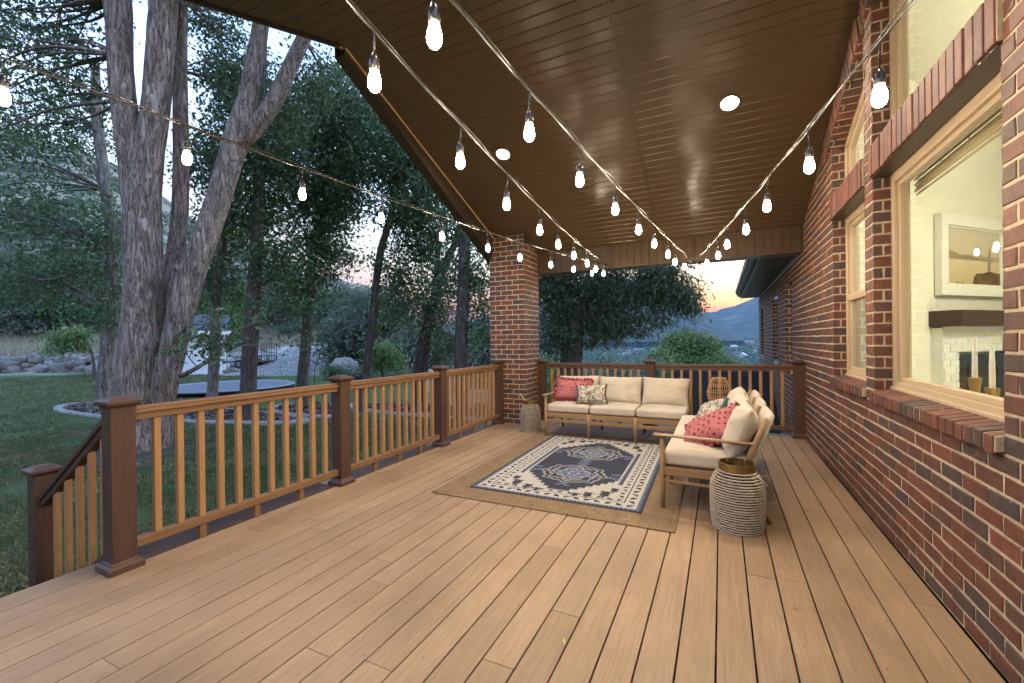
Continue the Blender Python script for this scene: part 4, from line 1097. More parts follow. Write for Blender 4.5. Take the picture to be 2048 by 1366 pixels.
def px_of(x, y):
    Dp = x * FW.x + y * FW.y; Lp = x * _c + y * _s
    a = np.arctan2(Lp, Dp); pxx = 1024 + 859 * np.tan(np.clip(a, -1.12, 1.12))
    rr = np.hypot(x, y)
    return np.where(np.abs(a) < 1.12, Dp, rr * math.cos(1.12)), pxx
def ground(x, y):
    D, p = px_of(np.array([float(x)]), np.array([float(y)])); return float(hfun(D, p, x, y)[0])
az = np.concatenate([np.linspace(-75, 75, 420), np.linspace(78, 282, 60)]) * math.pi / 180
rad = np.concatenate([[.5, 2], np.linspace(3.5, 29, 40), np.linspace(29.4, 34, 24), np.linspace(34.5, 62, 24), np.geomspace(65, 620, 46), np.geomspace(700, 4600, 40)])
A_, R2 = np.meshgrid(az, rad)
gx = R2 * (np.cos(A_) * FW.x + np.sin(A_) * _c); gy = R2 * (np.cos(A_) * FW.y + np.sin(A_) * _s)
D_, P_ = px_of(gx, gy); gz = hfun(D_, P_, gx, gy)
nzf = np.array([mnoise.fractal(Vector((x * .02, y * .02, 3.3)), 1.0, 2.0, 5) for x, y in zip(gx.ravel(), gy.ravel())]).reshape(gx.shape)
nz2 = np.array([mnoise.noise(Vector((x * .35, y * .35, 1.3))) for x, y in zip(gx.ravel(), gy.ravel())]).reshape(gx.shape)
gz = gz + nzf * np.clip((D_ - 62) * .11, 0, 14) * sstep(P_, 960, 800) + nz2 * .025 * (R2 < 60) + nz2 * .22 * ((D_ > 33) & (D_ < 80))
V = np.stack([gx, gy, gz], -1).reshape(-1, 3); na, nr = len(az), len(rad)
b = MB(); fs = []
for j in range(nr - 1):
    for i in range(na):
        i2 = (i + 1) % na; fs.append((j * na + i2, j * na + i, (j + 1) * na + i, (j + 1) * na + i2))
b.add(V.tolist() + [[0, 0, GZ]], fs + [(i, (i + 1) % na, na * nr) for i in range(na)], True)
mt, nt, out = newmat('ground_cover')
v = coords(nt, (1, 1, 1), 'Position'); sp = nt.nodes.new('ShaderNodeSeparateXYZ'); L(nt, v, sp.inputs[0])
at_ = N(nt, 'ShaderNodeAttribute', attribute_name='cover')
lawn = ramp(nt, noise(nt, v, .55, 5, .6), [(.3, (.046, .088, .032)), (.5, (.060, .112, .040)), (.7, (.11, .125, .06))])
lawn = mix(nt, lawn, ramp(nt, noise(nt, v, 22, 4, .7), [(.25, (.45, .45, .45)), (.7, (1.35, 1.35, 1.35))]), 1, 'MULTIPLY')
dry = ramp(nt, noise(nt, coords(nt, (1, 1, .25), 'Position'), 1.6, 6, .7), [(.3, (.17, .145, .10)), (.55, (.31, .27, .20)), (.75, (.40, .36, .28))])
scrub = ramp(nt, noise(nt, v, .09, 5, .7, .5), [(.47, (0, 0, 0)), (.56, (1, 1, 1))])
hillc = mix(nt, dry, (.055, .075, .045), scrub)
gravel = ramp(nt, noise(nt, v, 9, 5, .8), [(.3, (.22, .22, .22)), (.6, (.45, .45, .44)), (.8, (.58, .58, .57))])
city = ramp(nt, noise(nt, v, .012, 6, .75), [(.35, (.018, .028, .018)), (.6, (.035, .045, .03)), (.72, (.12, .11, .09))])
sc3 = nt.nodes.new('ShaderNodeSeparateColor'); L(nt, at_.outputs['Color'], sc3.inputs[0])
c = mix(nt, lawn, hillc, sc3.outputs[0]); c = mix(nt, c, gravel, sc3.outputs[1]); c = mix(nt, c, city, sc3.outputs[2])
principled(nt, out, c, .95, 0, .1, bump(nt, noise(nt, v, 30, 5, .8), .9, .03)); MT['ground'] = mt
gobj = build('ground', b, MT['ground'], None); tag(gobj, None, None, None, 'structure')
ca = gobj.data.color_attributes.new('cover', 'FLOAT_COLOR', 'POINT')
hillw = sstep(P_, 1000, 820) * sstep(D_, np.interp(P_, [0, 300, 480, 620, 850], [27.5, 27.5, 28, 25, 25]), np.interp(P_, [0, 300, 480, 620, 850], [29, 29, 28.6, 25.4, 25.4]))
grav = ((P_ > 455) & (P_ < 760)) * sstep(D_, 25, 25.4) * sstep(D_, 37, 35.5); grav = np.maximum(grav, ((P_ > 360) & (P_ <= 455)) * sstep(D_, 25.2, 25.6) * sstep(D_, 29, 28.5) * .8)
cityw = sstep(P_, 820, 1000) * sstep(D_, 60, 200)
slopew = sstep(P_, 820, 960) * sstep(D_, 13, 15) * .75
cc = np.stack([np.maximum(hillw, slopew), grav, cityw, np.ones_like(grav)], -1).reshape(-1, 4)
cc = np.concatenate([cc, [[0, 0, 0, 1]]])
ca.data.foreach_set('color', cc.reshape(-1).astype(np.float32))

# distant ranges
def ridge(name, pxs, ys, Da, Db, seed, fall, zb):
    px = np.linspace(pxs[0], pxs[-1], 260); nrr = 44
    yt = np.interp(px, pxs, ys); vs = []
    for j in range(nrr):
        f = j / (nrr - 1); D = Da + (Db - Da) * f
        for i, p in enumerate(px):
            zt = 1.3 + (677 - yt[i]) / 859 * Db
            prof = min(1, f / .82) ** 1.15 if f < .82 else 1 - fall * (f - .82) / .18
            q = at(p, 677, D); nzv = mnoise.ridged_multi_fractal(Vector((p * .022 + seed, f * 1.6 - p * .012, seed)), .9, 2.1, 5, 1.0, 2.0) - 1.2
            env = math.sin(min(1, f / .82) * math.pi) if f < .82 else 0
            vs.append((q.x, q.y, zb + (zt * .985 - zb) * prof + nzv * .10 * abs(zt - zb) * env))
    b = MB(); b.grid(vs, 260, nrr, True)
    o = build(name, b, MT['range'], None); tag(o, None, None, None, 'structure')
mt, nt, out = newmat('far_hillside'); v = coords(nt, (1, 1, 1), 'Position')
c = ramp(nt, noise(nt, coords(nt, (1, 1, 1.6), 'Position'), .009, 7, .7, .8), [(.40, (.035, .045, .032)), (.56, (.07, .07, .05)), (.68, (.22, .18, .135))])
principled(nt, out, c, .95, 0, .05); MT['range'] = mt
ridge('mountain_range', [640, 760, 900, 1050, 1200, 1290, 1345, 1375, 1400, 1430, 1455, 1475, 1490], [684, 672, 650, 612, 565, 562, 590, 607, 624, 645, 660, 672, 680], 1500, 2350, 3.1, .4, -8)
ridge('far_mountain_range', [1000, 1250, 1392, 1412, 1432, 1445, 1468, 1500, 1518, 1600, 1900, 2400], [640, 634, 629, 627, 626, 620, 616, 604, 597, 568, 540, 500], 2500, 3700, 8.7, .3, -8)

# ------------------------------------------------------------------ leaves, bark, trees
def mat_leaf(name, stops, tl=.22):
    mt, nt, out = newmat(name); c = ramp(nt, island(nt), stops)
    d = N(nt, 'ShaderNodeBsdfPrincipled', Roughness=.55); d.inputs['Specular IOR Level'].default_value = .3
    t = N(nt, 'ShaderNodeBsdfTranslucent'); L(nt, c, d.inputs['Base Color']); L(nt, mix(nt, c, (1.0, 1.0, .5), .15), t.inputs[0])
    ms = N(nt, 'ShaderNodeMixShader'); ms.inputs[0].default_value = tl
    L(nt, d.outputs[0], ms.inputs[1]); L(nt, t.outputs[0], ms.inputs[2]); L(nt, ms.outputs[0], out.inputs[0]); return mt
MT['leaf'] = mat_leaf('dark_green_leaf', [(0, (.022, .054, .022)), (.45, (.050, .108, .042)), (.8, (.092, .165, .066)), (1, (.16, .215, .095))])
MT['leaf_blue'] = mat_leaf('grey_green_leaf', [(0, (.06, .085, .062)), (.5, (.10, .135, .10)), (1, (.15, .18, .13))])
MT['leaf_lime'] = mat_leaf('bright_green_leaf', [(0, (.06, .12, .032)), (.5, (.10, .18, .05)), (1, (.17, .22, .07))])
MT['leaf_willow'] = mat_leaf('willow_leaf', [(0, (.026, .050, .022)), (.5, (.05, .088, .038)), (1, (.12, .16, .08))])
def mat_bark(name, dark, mid, light, k):
    mt, nt, out = newmat(name); v1 = coords(nt)
    def ridge_(sc, st, dist):
        f = noise(nt, coords(nt, (1, 1, st)), sc, 4, .6, dist)
        a = N(nt, 'ShaderNodeMath', operation='SUBTRACT'); L(nt, f, a.inputs[0]); a.inputs[1].default_value = .5
        b_ = N(nt, 'ShaderNodeMath', operation='ABSOLUTE'); L(nt, a.outputs[0], b_.inputs[0]); return b_.outputs[0]
    r1 = ramp(nt, ridge_(11 * k, .13, .7), [(0, (0, 0, 0)), (.05, (.55, .55, .55)), (.16, (1, 1, 1))])
    r2 = ramp(nt, ridge_(23 * k, .2, 1.0), [(0, (.1, .1, .1)), (.07, (.7, .7, .7)), (.16, (1, 1, 1))])
    n2 = noise(nt, coords(nt, (1, 1, .4)), 60 * k, 5, .65, .6); n3 = noise(nt, v1, 1.7, 4)
    h = mix(nt, mix(nt, r1, r2, .45), n2, .3)
    c = ramp(nt, h, [(.2, dark), (.5, mid), (.85, light)])
    c = mix(nt, c, ramp(nt, n3, [(.3, (.74, .7, .67)), (.7, (1.2, 1.18, 1.18))]), .9, 'MULTIPLY')
    principled(nt, out, c, .9, 0, .12, bump(nt, h, 1.0, .06)); return mt
MT['bark'] = mat_bark('furrowed_bark', (.075, .058, .049), (.31, .246, .215), (.55, .46, .41), 1.0)
MT['bark3'] = mat_bark('pale_furrowed_bark', (.07, .06, .053), (.24, .21, .19), (.42, .38, .35), .8)
mt, nt, out = newmat('dark_bark'); v = coords(nt, (1, 1, .25))
n1 = noise(nt, v, 16, 6, .65, .8)
c = ramp(nt, n1, [(.3, (.035, .028, .026)), (.52, (.10, .082, .075)), (.75, (.17, .145, .135))])
principled(nt, out, c, .9, 0, .12, bump(nt, n1, .9, .03)); MT['bark2'] = mt

def leaf_quads(cen, size, rs, droop=.35, aspect=.42):
    size = size * 1.25
    n = len(cen); d = rs.normal(size=(n, 3)); d[:, 2] -= droop * 1.5; d /= np.linalg.norm(d, axis=1)[:, None]
    w = rs.normal(size=(n, 3)); w -= d * (w * d).sum(1)[:, None]; w /= np.linalg.norm(w, axis=1)[:, None]
    s = size * rs.uniform(.6, 1.35, size=(n, 1)); nrm = np.cross(d, w)
    p0 = cen; p2 = cen + d * s; m_ = cen + d * s * .45 + nrm * s * .05
    return np.stack([p0, m_ + w * s * aspect / 2, p2, m_ - w * s * aspect / 2], 1)
def cloud(blobs, rs, size, cl_r, per, dens, shell=2.0, droop=.35, aspect=.42):
    """blobs: (px,py,rx,ry,D) in photo pixels; dens: leaf clusters per square metre of the blob"""
    C = []; K = []
    for bl in blobs:
        px, py, rx, ry, D = bl[:5]; dn = bl[5] if len(bl) > 5 else 1
        c = np.array(at(px, py, D)); a, h = rx * D / F_PX, ry * D / F_PX; dep = min(a, h) * 1.0
        n = max(4, int(a * h * 3.14 * dens * dn * 11.5))
        u = rs.normal(size=(n, 3)); u /= np.linalg.norm(u, axis=1)[:, None]; r = rs.uniform(0, 1, size=(n, 1)) ** (1 / shell)
        r *= 1 + .22 * np.sin(u[:, :1] * 7 + px) * np.sin(u[:, 2:] * 6 + py)
        p = u * r
        C.append(c + p[:, :1] * a * np.array(RT) + p[:, 1:2] * dep * np.array(FW) + p[:, 2:] * h * np.array((0, 0, 1)))
    C = np.concatenate(C); k = rs.poisson(per, size=len(C)) + 2
    idx = np.repeat(np.arange(len(C)), k); off = rs.normal(size=(len(idx), 3)) * cl_r * rs.uniform(.5, 1.2, size=(len(C), 1))[idx] * np.array([1, 1, .6])
    P = C[idx] + off
    return leaf_quads(P, size, rs, droop, aspect), C
def limb(mb, pts, r0, r1, segs=8, seed=0, amp=.0):
    pts = [Vector(p) for p in pts]; out_ = []; rr = []
    n = 5 * (len(pts) - 1)
    for i in range(n + 1):
        f = i / n * (len(pts) - 1); k = min(int(f), len(pts) - 2); t = f - k
        p0, p1, p2, p3 = pts[max(k - 1, 0)], pts[k], pts[k + 1], pts[min(k + 2, len(pts) - 1)]
        q = .5 * ((2 * p1) + (p2 - p0) * t + (2 * p0 - 5 * p1 + 4 * p2 - p3) * t * t + (3 * p1 - p0 - 3 * p2 + p3) * t ** 3)
        out_.append(q); rr.append(r0 + (r1 - r0) * i / n)
    mb.tube(out_, rr, segs)
def bark_tube(mb, ctl, segs, steps, seed, amp=.10, flare=0.0):
    """ctl: list of (px,py,D,width px)"""
    pts = [at(a, b_, D) for a, b_, D, w in ctl]; rs_ = [w * D / F_PX / 2 / math.sqrt(1 + ((a - 1024) / F_PX) ** 2) for a, b_, D, w in ctl]
    P = []; R = []; m_ = len(pts) - 1
    for i in range(steps + 1):
        f = i / steps * m_; k = min(int(f), m_ - 1); t = f - k
        p0, p1, p2, p3 = pts[max(k - 1, 0)], pts[k], pts[k + 1], pts[min(k + 2, m_)]
        P.append(.5 * ((2 * p1) + (p2 - p0) * t + (2 * p0 - 5 * p1 + 4 * p2 - p3) * t * t + (3 * p1 - p0 - 3 * p2 + p3) * t ** 3))
        R.append(rs_[k] + (rs_[k + 1] - rs_[k]) * t)
    def disp(i, an, p):
        ca, sa = math.cos(an), math.sin(an); r = R[i]
        a_ = mnoise.fractal(Vector((ca * r * 9, sa * r * 9 + seed, p.z * 1.5)), .8, 2.1, 4)
        l_ = mnoise.noise(Vector((ca * 1.3 + seed, sa * 1.3, p.z * .55)))
        rg = 1 - abs(mnoise.noise(Vector((ca * r * 16 + seed, sa * r * 16, p.z * 2.1)))) * 2
        return 1 + l_ * .10 + (a_ * .035 + rg * .022) * (amp / .1) * min(1.5, .25 / max(r, .08))
    mb.tube(P, R, segs, disp=disp)
def tree(name, label, trunks, blobs, mats, leaf, seed, cat='tree', group=None, twigs=40, segs=20, size=.10, cl=.28, per=26, dens=3.2, extra=None, twigsrc=None, droop=.35, aspect=.42, shell=2.0, amp=.10):
    rs = np.random.RandomState(seed); random.seed(seed)
    base = at(*trunks[0][0][:3]); base.z = ground(base.x, base.y)
    t = thing(name, label, cat, base, 0, group)
    Q, C = cloud(blobs, rs, size, cl, per, dens, shell, droop, aspect)
    b = MB()
    for k, tr in enumerate(trunks): bark_tube(b, tr, segs, max(10, int(len(tr) * 9)), seed + k, amp)
    src = [at(a, y_, D) for tr in (twigsrc or trunks) for a, y_, D, w in tr[1:]]
    sel = rs.permutation(len(C))[:twigs]
    for i in sel:
        c = Vector(C[i]); s = min(src, key=lambda q: (q - c).length + (1.2 if q.z > c.z + .4 else 0))
        L_ = (c - s).length
        if L_ > 5.5: continue
        mid = s.lerp(c, .5) + Vector((random.uniform(-.12, .12), random.uniform(-.12, .12), random.uniform(0, .12))) * L_
        limb(b, [s, mid, c], min(.012 + .010 * L_, .05), .004, 5)
        for _ in range(2):
            e = c + Vector((random.uniform(-.5, .5), random.uniform(-.5, .5), random.uniform(-.4, .25)))
            limb(b, [mid.lerp(c, .6), c.lerp(e, .4), e], .007, .002, 4)
    if extra: extra(b)
    build('trunk', b, mats, t, True)
    quads_np('crown', Q, leaf, t, tuple(base))
    return t
GT = 'tall trees along the deck side lawn'
T0D = 7.75
# the big multi-stemmed tree
tree('broad_tree', 'biggest tree, several thick furrowed stems rising from one base behind the near railing', [
    [(278, 930, 7.6, 128), (278, 880, 7.65, 108), (277, 800, 7.7, 96), (280, 690, 7.75, 88), (286, 560, 7.8, 81), (285, 420, 7.85, 80), (298, 300, 7.9, 66), (314, 190, 7.9, 59), (328, 0, 7.9, 60), (338, -160, 7.9, 54), (350, -420, 7.9, 36)],
    [(281, 540, 7.86, 54), (275, 420, 7.86, 60), (262, 300, 7.84, 60), (247, 200, 7.82, 56), (240, 110, 7.8, 56), (236, 0, 7.8, 60), (228, -160, 7.8, 50), (190, -400, 7.8, 30)],
    [(308, 920, 7.75, 70), (324, 800, 7.8, 56), (350, 680, 7.85, 57), (380, 560, 7.9, 57), (426, 430, 8.0, 51), (453, 340, 8.05, 50), (476, 270, 8.1, 52), (495, 200, 8.15, 42), (508, 130, 8.2, 36), (522, 50, 8.2, 32), (540, -80, 8.2, 24)],
    [(466, 300, 8.1, 36), (505, 262, 8.05, 36), (545, 208, 8.0, 34), (578, 140, 8.0, 30), (607, 79, 7.95, 28), (645, 5, 7.9, 20)],
    [(320, 760, 8.1, 40), (340, 600, 8.3, 40), (350, 520, 8.4, 38), (360, 420, 8.5, 34), (362, 280, 8.5, 32), (360, 140, 8.5, 30), (364, 0, 8.5, 26), (372, -120, 8.5, 18)]],
    [(60, 40, 170, 90, 8.6, .45), (120, 150, 120, 90, 8.2, .35), (30, 210, 90, 80, 8.6, .3), (430, 60, 70, 70, 9.6, .7), (540, 230, 75, 55, 8.6, .8), (470, 150, 60, 60, 9.2, .7), (420, 690, 62, 50, 7.3, .45), (470, 640, 50, 28, 7.4, .4), (640, 170, 60, 60, 8.9, .8), (150, -90, 200, 70, 8), (500, -60, 160, 70, 8)],
    MT['bark'], MT['leaf'], 21, group=GT, twigs=120, segs=56, size=.085, cl=.24, per=24, dens=4.2,
    extra=lambda b: (limb(b, [at(362, 752, 7.7), at(395, 735, 7.4), at(430, 712, 7.35), at(462, 668, 7.4), at(520, 642, 7.4)], .045, .012, 8), limb(b, [at(430, 712, 7.35), at(490, 690, 7.3), at(560, 700, 7.4)], .016, .004, 6), limb(b, [at(395, 735, 7.4), at(370, 700, 7.3), at(372, 650, 7.2)], .012, .004, 6)))
bt = bpy.data.objects['broad_tree']; bt_o = bt
from mathutils.bvhtree import BVHTree
tk_ = [c for c in bt.children if c.name.startswith('trunk')][0].data
bv_ = BVHTree.FromPolygons([Vector(v.co) + bt.location for v in tk_.vertices], [tuple(p.vertices) for p in tk_.polygons])
for px_, py_, rw_, rh_, tl_ in ((309, 205, .060, .19, .3), (299, 352, .05, .05, 0), (289, 448, .065, .14, .12), (247, 172, .04, .07, .1)):
    c_ = at(px_, py_, 7.0); mb_ = MB(); P_s = []
    for jj in range(7):
        for ii in range(18):
            a_ = 2 * math.pi * ii / 18; r_ = jj / 6 * (1 + .12 * math.sin(3 * a_ + px_)); x_, z_ = rw_ * r_ * math.cos(a_) * 7 / 7.5, rh_ * r_ * math.sin(a_) * 7 / 7.5
            x_, z_ = x_ * math.cos(tl_) - z_ * math.sin(tl_), x_ * math.sin(tl_) + z_ * math.cos(tl_)
            q_ = c_ + RT * x_ + Vector((0, 0, z_)); hit = bv_.ray_cast(CAM, (q_ - CAM).normalized())[0]
            if hit is None: hit = q_
            P_s.append(hit - FW * (.014 * (1 - (jj / 6) ** 3) - .004))
    mb_.grid(P_s, 18, 7, True, closeu=True); build('pruning_scar', mb_, MT.setdefault('scar', mat_simple('pale_scar_wood', (.40, .345, .315), (.24, .205, .185), .9, 14, (1, 1, .3), .6, 40)), bt, True)
tree('leafy_tree', 'pale barked tree with drooping boughs standing in the left mulch bed behind the biggest tree', [
    [(208, 815, 14.1, 40), (212, 740, 14.1, 34), (222, 620, 14.1, 32), (226, 500, 14.1, 28), (212, 380, 14.1, 26), (196, 250, 14.1, 24), (190, 120, 14.1, 18)]],
    [(80, 430, 140, 80, 14.2, .42), (120, 550, 120, 60, 14.2, .5), (205, 470, 60, 100, 13.9, .5), (60, 300, 120, 80, 14.6, .36), (230, 620, 32, 60, 13.8, .7), (30, 570, 80, 50, 14.6, .5), (150, 250, 90, 100, 14.4, .4)],
    MT['bark3'], MT['leaf'], 31, group=GT, twigs=90, size=.12, cl=.36, per=22, dens=2.6,
    extra=lambda b: (limb(b, [at(228, 510, 14.1), at(190, 470, 13.8), at(140, 455, 13.6), at(60, 470, 13.4)], .07, .015), limb(b, [at(224, 560, 14.1), at(170, 540, 13.8), at(90, 560, 13.6), at(20, 540, 13.4)], .06, .012)))
tree('leafy_tree', 'slim grey tree with a forked top standing in front of the white shed', [
    [(422, 835, 11.5, 26), (426, 760, 11.5, 23), (430, 680, 11.5, 23), (432, 590, 11.5, 24), (440, 520, 11.5, 18), (452, 430, 11.5, 15), (458, 320, 11.5, 12)], [(428, 600, 11.5, 18), (412, 560, 11.5, 14), (398, 510, 11.4, 10)]],
    [(415, 540, 60, 50, 11.6), (455, 455, 55, 70, 11.9), (430, 340, 60, 80, 12), (470, 590, 40, 26, 11.4, .7)], MT['bark3'], MT['leaf'], 41, group=GT, twigs=50, size=.10, cl=.3, per=24, dens=3.2)
tree('leafy_tree', 'straight dark trunk tree in front of the parked trailer', [
    [(495, 850, 10.6, 38), (497, 780, 10.6, 34), (501, 690, 10.6, 33), (508, 580, 10.6, 29), (514, 470, 10.6, 26), (520, 350, 10.6, 22), (524, 200, 10.6, 17), (528, 60, 10.6, 12)]],
    [(520, 300, 95, 100, 10.7), (505, 420, 75, 80, 10.9), (555, 520, 65, 60, 10.6), (570, 610, 65, 30, 10.4, .55), (600, 680, 40, 24, 10.2, .3), (480, 180, 80, 80, 11)], MT['bark2'], MT['leaf'], 51, group=GT, twigs=80, size=.10, cl=.28, per=24, dens=3.6)
tree('leafy_tree', 'leaning tree with a dense dark crown between the trailer and the pale boulder', [
    [(602, 822, 12.6, 27), (606, 750, 12.6, 24), (614, 660, 12.6, 22), (620, 560, 12.6, 20), (634, 470, 12.6, 20), (652, 400, 12.6, 15), (664, 280, 12.6, 12)]],
    [(620, 270, 110, 110, 12.8), (640, 400, 100, 80, 12.7), (648, 500, 72, 60, 12.6), (605, 580, 50, 36, 12.5), (690, 340, 60, 90, 12.6), (690, 210, 90, 80, 12.8)], MT['bark2'], MT['leaf'], 61, group=GT, twigs=70, size=.11, cl=.3, per=26, dens=3.6)
tree('leafy_tree', 'slender tree bending right below the bulb string in front of the blue green shrubs', [
    [(722, 830, 11.8, 20), (732, 745, 11.8, 18), (745, 650, 11.8, 16), (752, 570, 11.8, 16), (762, 500, 11.8, 15), (778, 445, 11.8, 13), (790, 380, 11.8, 11), (800, 250, 11.8, 8)]],
    [(790, 330, 90, 90, 11.9), (815, 430, 60, 60, 11.8), (790, 550, 42, 70, 11.8, .9), (760, 250, 80, 60, 12), (830, 340, 60, 80, 11.8), (680, 420, 30, 30, 12.2, .6), (800, 620, 40, 40, 11.7, .6)], MT['bark2'], MT['leaf'], 71, group=GT, twigs=70, size=.10, cl=.26, per=24, dens=3.4)
tree('leafy_tree', 'twin stemmed tree leaning right just left of the tall dark trunk', [
    [(828, 825, 12.3, 20), (836, 740, 12.3, 18), (850, 660, 12.3, 16), (868, 600, 12.3, 17), (890, 530, 12.3, 16), (908, 490, 12.3, 13), (930, 430, 12.3, 9)], [(846, 828, 12.4, 12), (850, 740, 12.4, 11), (858, 650, 12.4, 13), (872, 560, 12.4, 12), (876, 480, 12.4, 10)]],
    [(860, 500, 60, 70, 12.4), (870, 620, 55, 70, 12.4, .9), (850, 410, 60, 60, 12.4), (905, 690, 36, 40, 12.3, .8)], MT['bark2'], MT['leaf'], 81, group=GT, twigs=50, size=.10, cl=.28, per=24, dens=3.4)
tree('leafy_tree', 'tall straight dark trunk tree beside the brick pillar', [
    [(921, 850, 10.4, 31), (921, 760, 10.4, 28), (923, 660, 10.4, 26), (928, 560, 10.4, 25), (928, 460, 10.4, 22), (918, 380, 10.4, 17), (912, 260, 10.4, 12)]],
    [(930, 440, 60, 60, 10.5), (955, 560, 38, 90, 10.5), (900, 560, 34, 60, 10.7, .7), (962, 640, 26, 50, 10.4), (900, 350, 70, 60, 10.6)], MT['bark2'], MT['leaf'], 91, group=GT, twigs=50, size=.09, cl=.24, per=24, dens=3.6)
tree('willow_tree', 'large spreading dark green tree rising behind the back railing', [
    [(1143, 880, 12.4, 62), (1142, 800, 12.4, 52), (1143, 720, 12.4, 44), (1148, 660, 12.4, 42), (1165, 600, 12.4, 30), (1200, 540, 12.4, 20), (1240, 490, 12.4, 12)], [(1146, 690, 12.4, 28), (1120, 620, 12.3, 22), (1100, 550, 12.3, 14)], [(1150, 660, 12.4, 24), (1210, 620, 12.2, 18), (1280, 590, 12, 12), (1340, 575, 12, 8)]],
    [(1110, 600, 52, 70, 12.3), (1180, 565, 80, 62, 12.3), (1265, 585, 80, 50, 12.1), (1345, 590, 58, 44, 12), (1113, 680, 42, 34, 12.1), (1225, 655, 60, 30, 12, .8), (1180, 640, 60, 50, 12.6), (1200, 490, 120, 60, 12.4), (1320, 535, 62, 34, 12), (1375, 610, 30, 22, 12, .8), (1300, 640, 40, 18, 11.9, .7), (1090, 540, 40, 50, 12)],
    MT['bark2'], MT['leaf_willow'], 101, group=None, twigs=90, size=.115, cl=.22, per=30, dens=4.6, droop=.8, aspect=.26, shell=2.4)
SH = 'background shrubs on the slope beyond the lawn'
def shrub(label, blobs, leaf, seed, base, name='shrub', size=.22, cl=.45, per=26, dens=1.1, cat='shrub', group=SH, w=14):
    bx, by, D = base; top = (blobs[0][0], blobs[0][1], blobs[0][4])
    return tree(name, label, [[(bx, by, D, w), ((bx + top[0]) / 2, (by + top[1]) / 2, D, w * .8), (top[0], top[1], D, w * .5)]], blobs, MT['bark2'], leaf, seed, cat, group, twigs=14, segs=8, size=size, cl=cl, per=per, dens=dens)
shrub('wide blue green shrub mass behind the slender bending tree', [(720, 665, 80, 50, 27), (690, 700, 60, 40, 27), (770, 640, 60, 60, 28), (730, 610, 40, 30, 28)], MT['leaf_blue'], 201, (720, 745, 27))
shrub('tall grey green shrub right behind the twin stemmed tree', [(850, 690, 50, 50, 26), (820, 700, 45, 50, 25), (890, 700, 45, 45, 26)], MT['leaf_blue'], 202, (850, 755, 26))
shrub('young bright green tree just past the lawn edge', [(765, 705, 38, 26, 19), (780, 730, 30, 20, 19), (750, 725, 30, 18, 19)], MT['leaf_lime'], 203, (765, 775, 19), 'young_tree', .13, .3, 26, 2.2, 'tree', None, 6)
shrub('low dark round shrub beside the pale boulder', [(660, 748, 18, 16, 22), (672, 742, 14, 12, 22)], MT['leaf'], 204, (662, 760, 22), size=.12, cl=.25, dens=3, w=4)
shrub('low green shrub right of the boulder', [(715, 752, 22, 14, 22), (740, 750, 18, 12, 22)], MT['leaf_blue'], 205, (720, 764, 22), size=.12, cl=.25, dens=3, w=4)
shrub('dense scrub oak above the left end of the rock wall', [(30, 610, 90, 55, 41), (-30, 560, 90, 70, 42), (50, 560, 70, 50, 43)], MT['leaf_blue'], 206, (40, 690, 41), size=.3, cl=.6, dens=.9)
shrub('dark scrub oak above the middle of the rock wall', [(110, 610, 60, 45, 42), (150, 580, 60, 50, 43), (185, 620, 40, 40, 42)], MT['leaf'], 207, (120, 690, 42), size=.3, cl=.6, dens=.9)
shrub('green shrub directly behind the white shed', [(455, 640, 34, 46, 37), (470, 600, 40, 40, 38), (420, 610, 40, 30, 38)], MT['leaf_lime'], 208, (455, 715, 37), size=.22, cl=.4, dens=1.4)
shrub('hazy shrub high on the dry slope behind the trailer', [(560, 620, 60, 40, 48), (540, 580, 50, 40, 50), (600, 600, 40, 30, 50)], MT['leaf_blue'], 209, (560, 675, 48), size=.3, cl=.6, dens=.9)
shrub('round shrub on the dry slope left of the leaning tree', [(590, 665, 24, 24, 42), (575, 670, 16, 16, 42)], MT['leaf_blue'], 210, (585, 700, 42), size=.22, cl=.45, dens=1.3)
shrub('pale shrub on the slope right of the leaning tree', [(668, 625, 40, 34, 44), (690, 600, 36, 30, 46), (640, 640, 24, 24, 44)], MT['leaf_blue'], 211, (665, 690, 44), size=.28, cl=.55, dens=1)
shrub('big rounded dusty tree past the far end of the lawn', [(960, 700, 40, 40, 33), (990, 690, 40, 46, 34), (940, 730, 30, 24, 32)], MT['leaf_blue'], 212, (965, 790, 33), size=.24, cl=.45, dens=1.3)
DH = 'trees on the slope below the deck'
shrub('rounded pale green tree in the middle of the valley view', [(1380, 715, 62, 40, 62), (1360, 690, 34, 26, 62), (1400, 695, 36, 26, 62), (1380, 745, 70, 36, 60)], MT['leaf_lime'], 213, (1380, 800, 60), 'poplar_tree', .36, .7, 40, .75, 'tree', DH, 8)
shrub('small lime green tree left of the rounded pale tree', [(1322, 722, 20, 26, 40), (1318, 750, 24, 24, 40)], MT['leaf_lime'], 214, (1320, 800, 40), 'poplar_tree', .24, .5, 30, 1.3, 'tree', DH, 6)
shrub('low green tree right of the rounded pale tree', [(1440, 735, 34, 20, 58), (1470, 745, 30, 16, 58)], MT['leaf_lime'], 215, (1450, 800, 58), 'poplar_tree', .32, .7, 30, .9, 'tree', DH, 6)
shrub('blue green tree behind the back railing under the far sofa cushions', [(1220, 750, 40, 30, 30), (1260, 765, 36, 26, 30), (1190, 770, 40, 30, 28)], MT['leaf_blue'], 216, (1220, 850, 30), 'leafy_tree', .22, .45, 30, 1.4, 'tree', DH, 6)
shrub('bright green tree behind the railing left of the dark willow trunk', [(1095, 745, 30, 30, 27), (1100, 775, 26, 26, 26)], MT['leaf_lime'], 217, (1098, 850, 27), 'leafy_tree', .2, .4, 30, 1.6, 'tree', DH, 6)
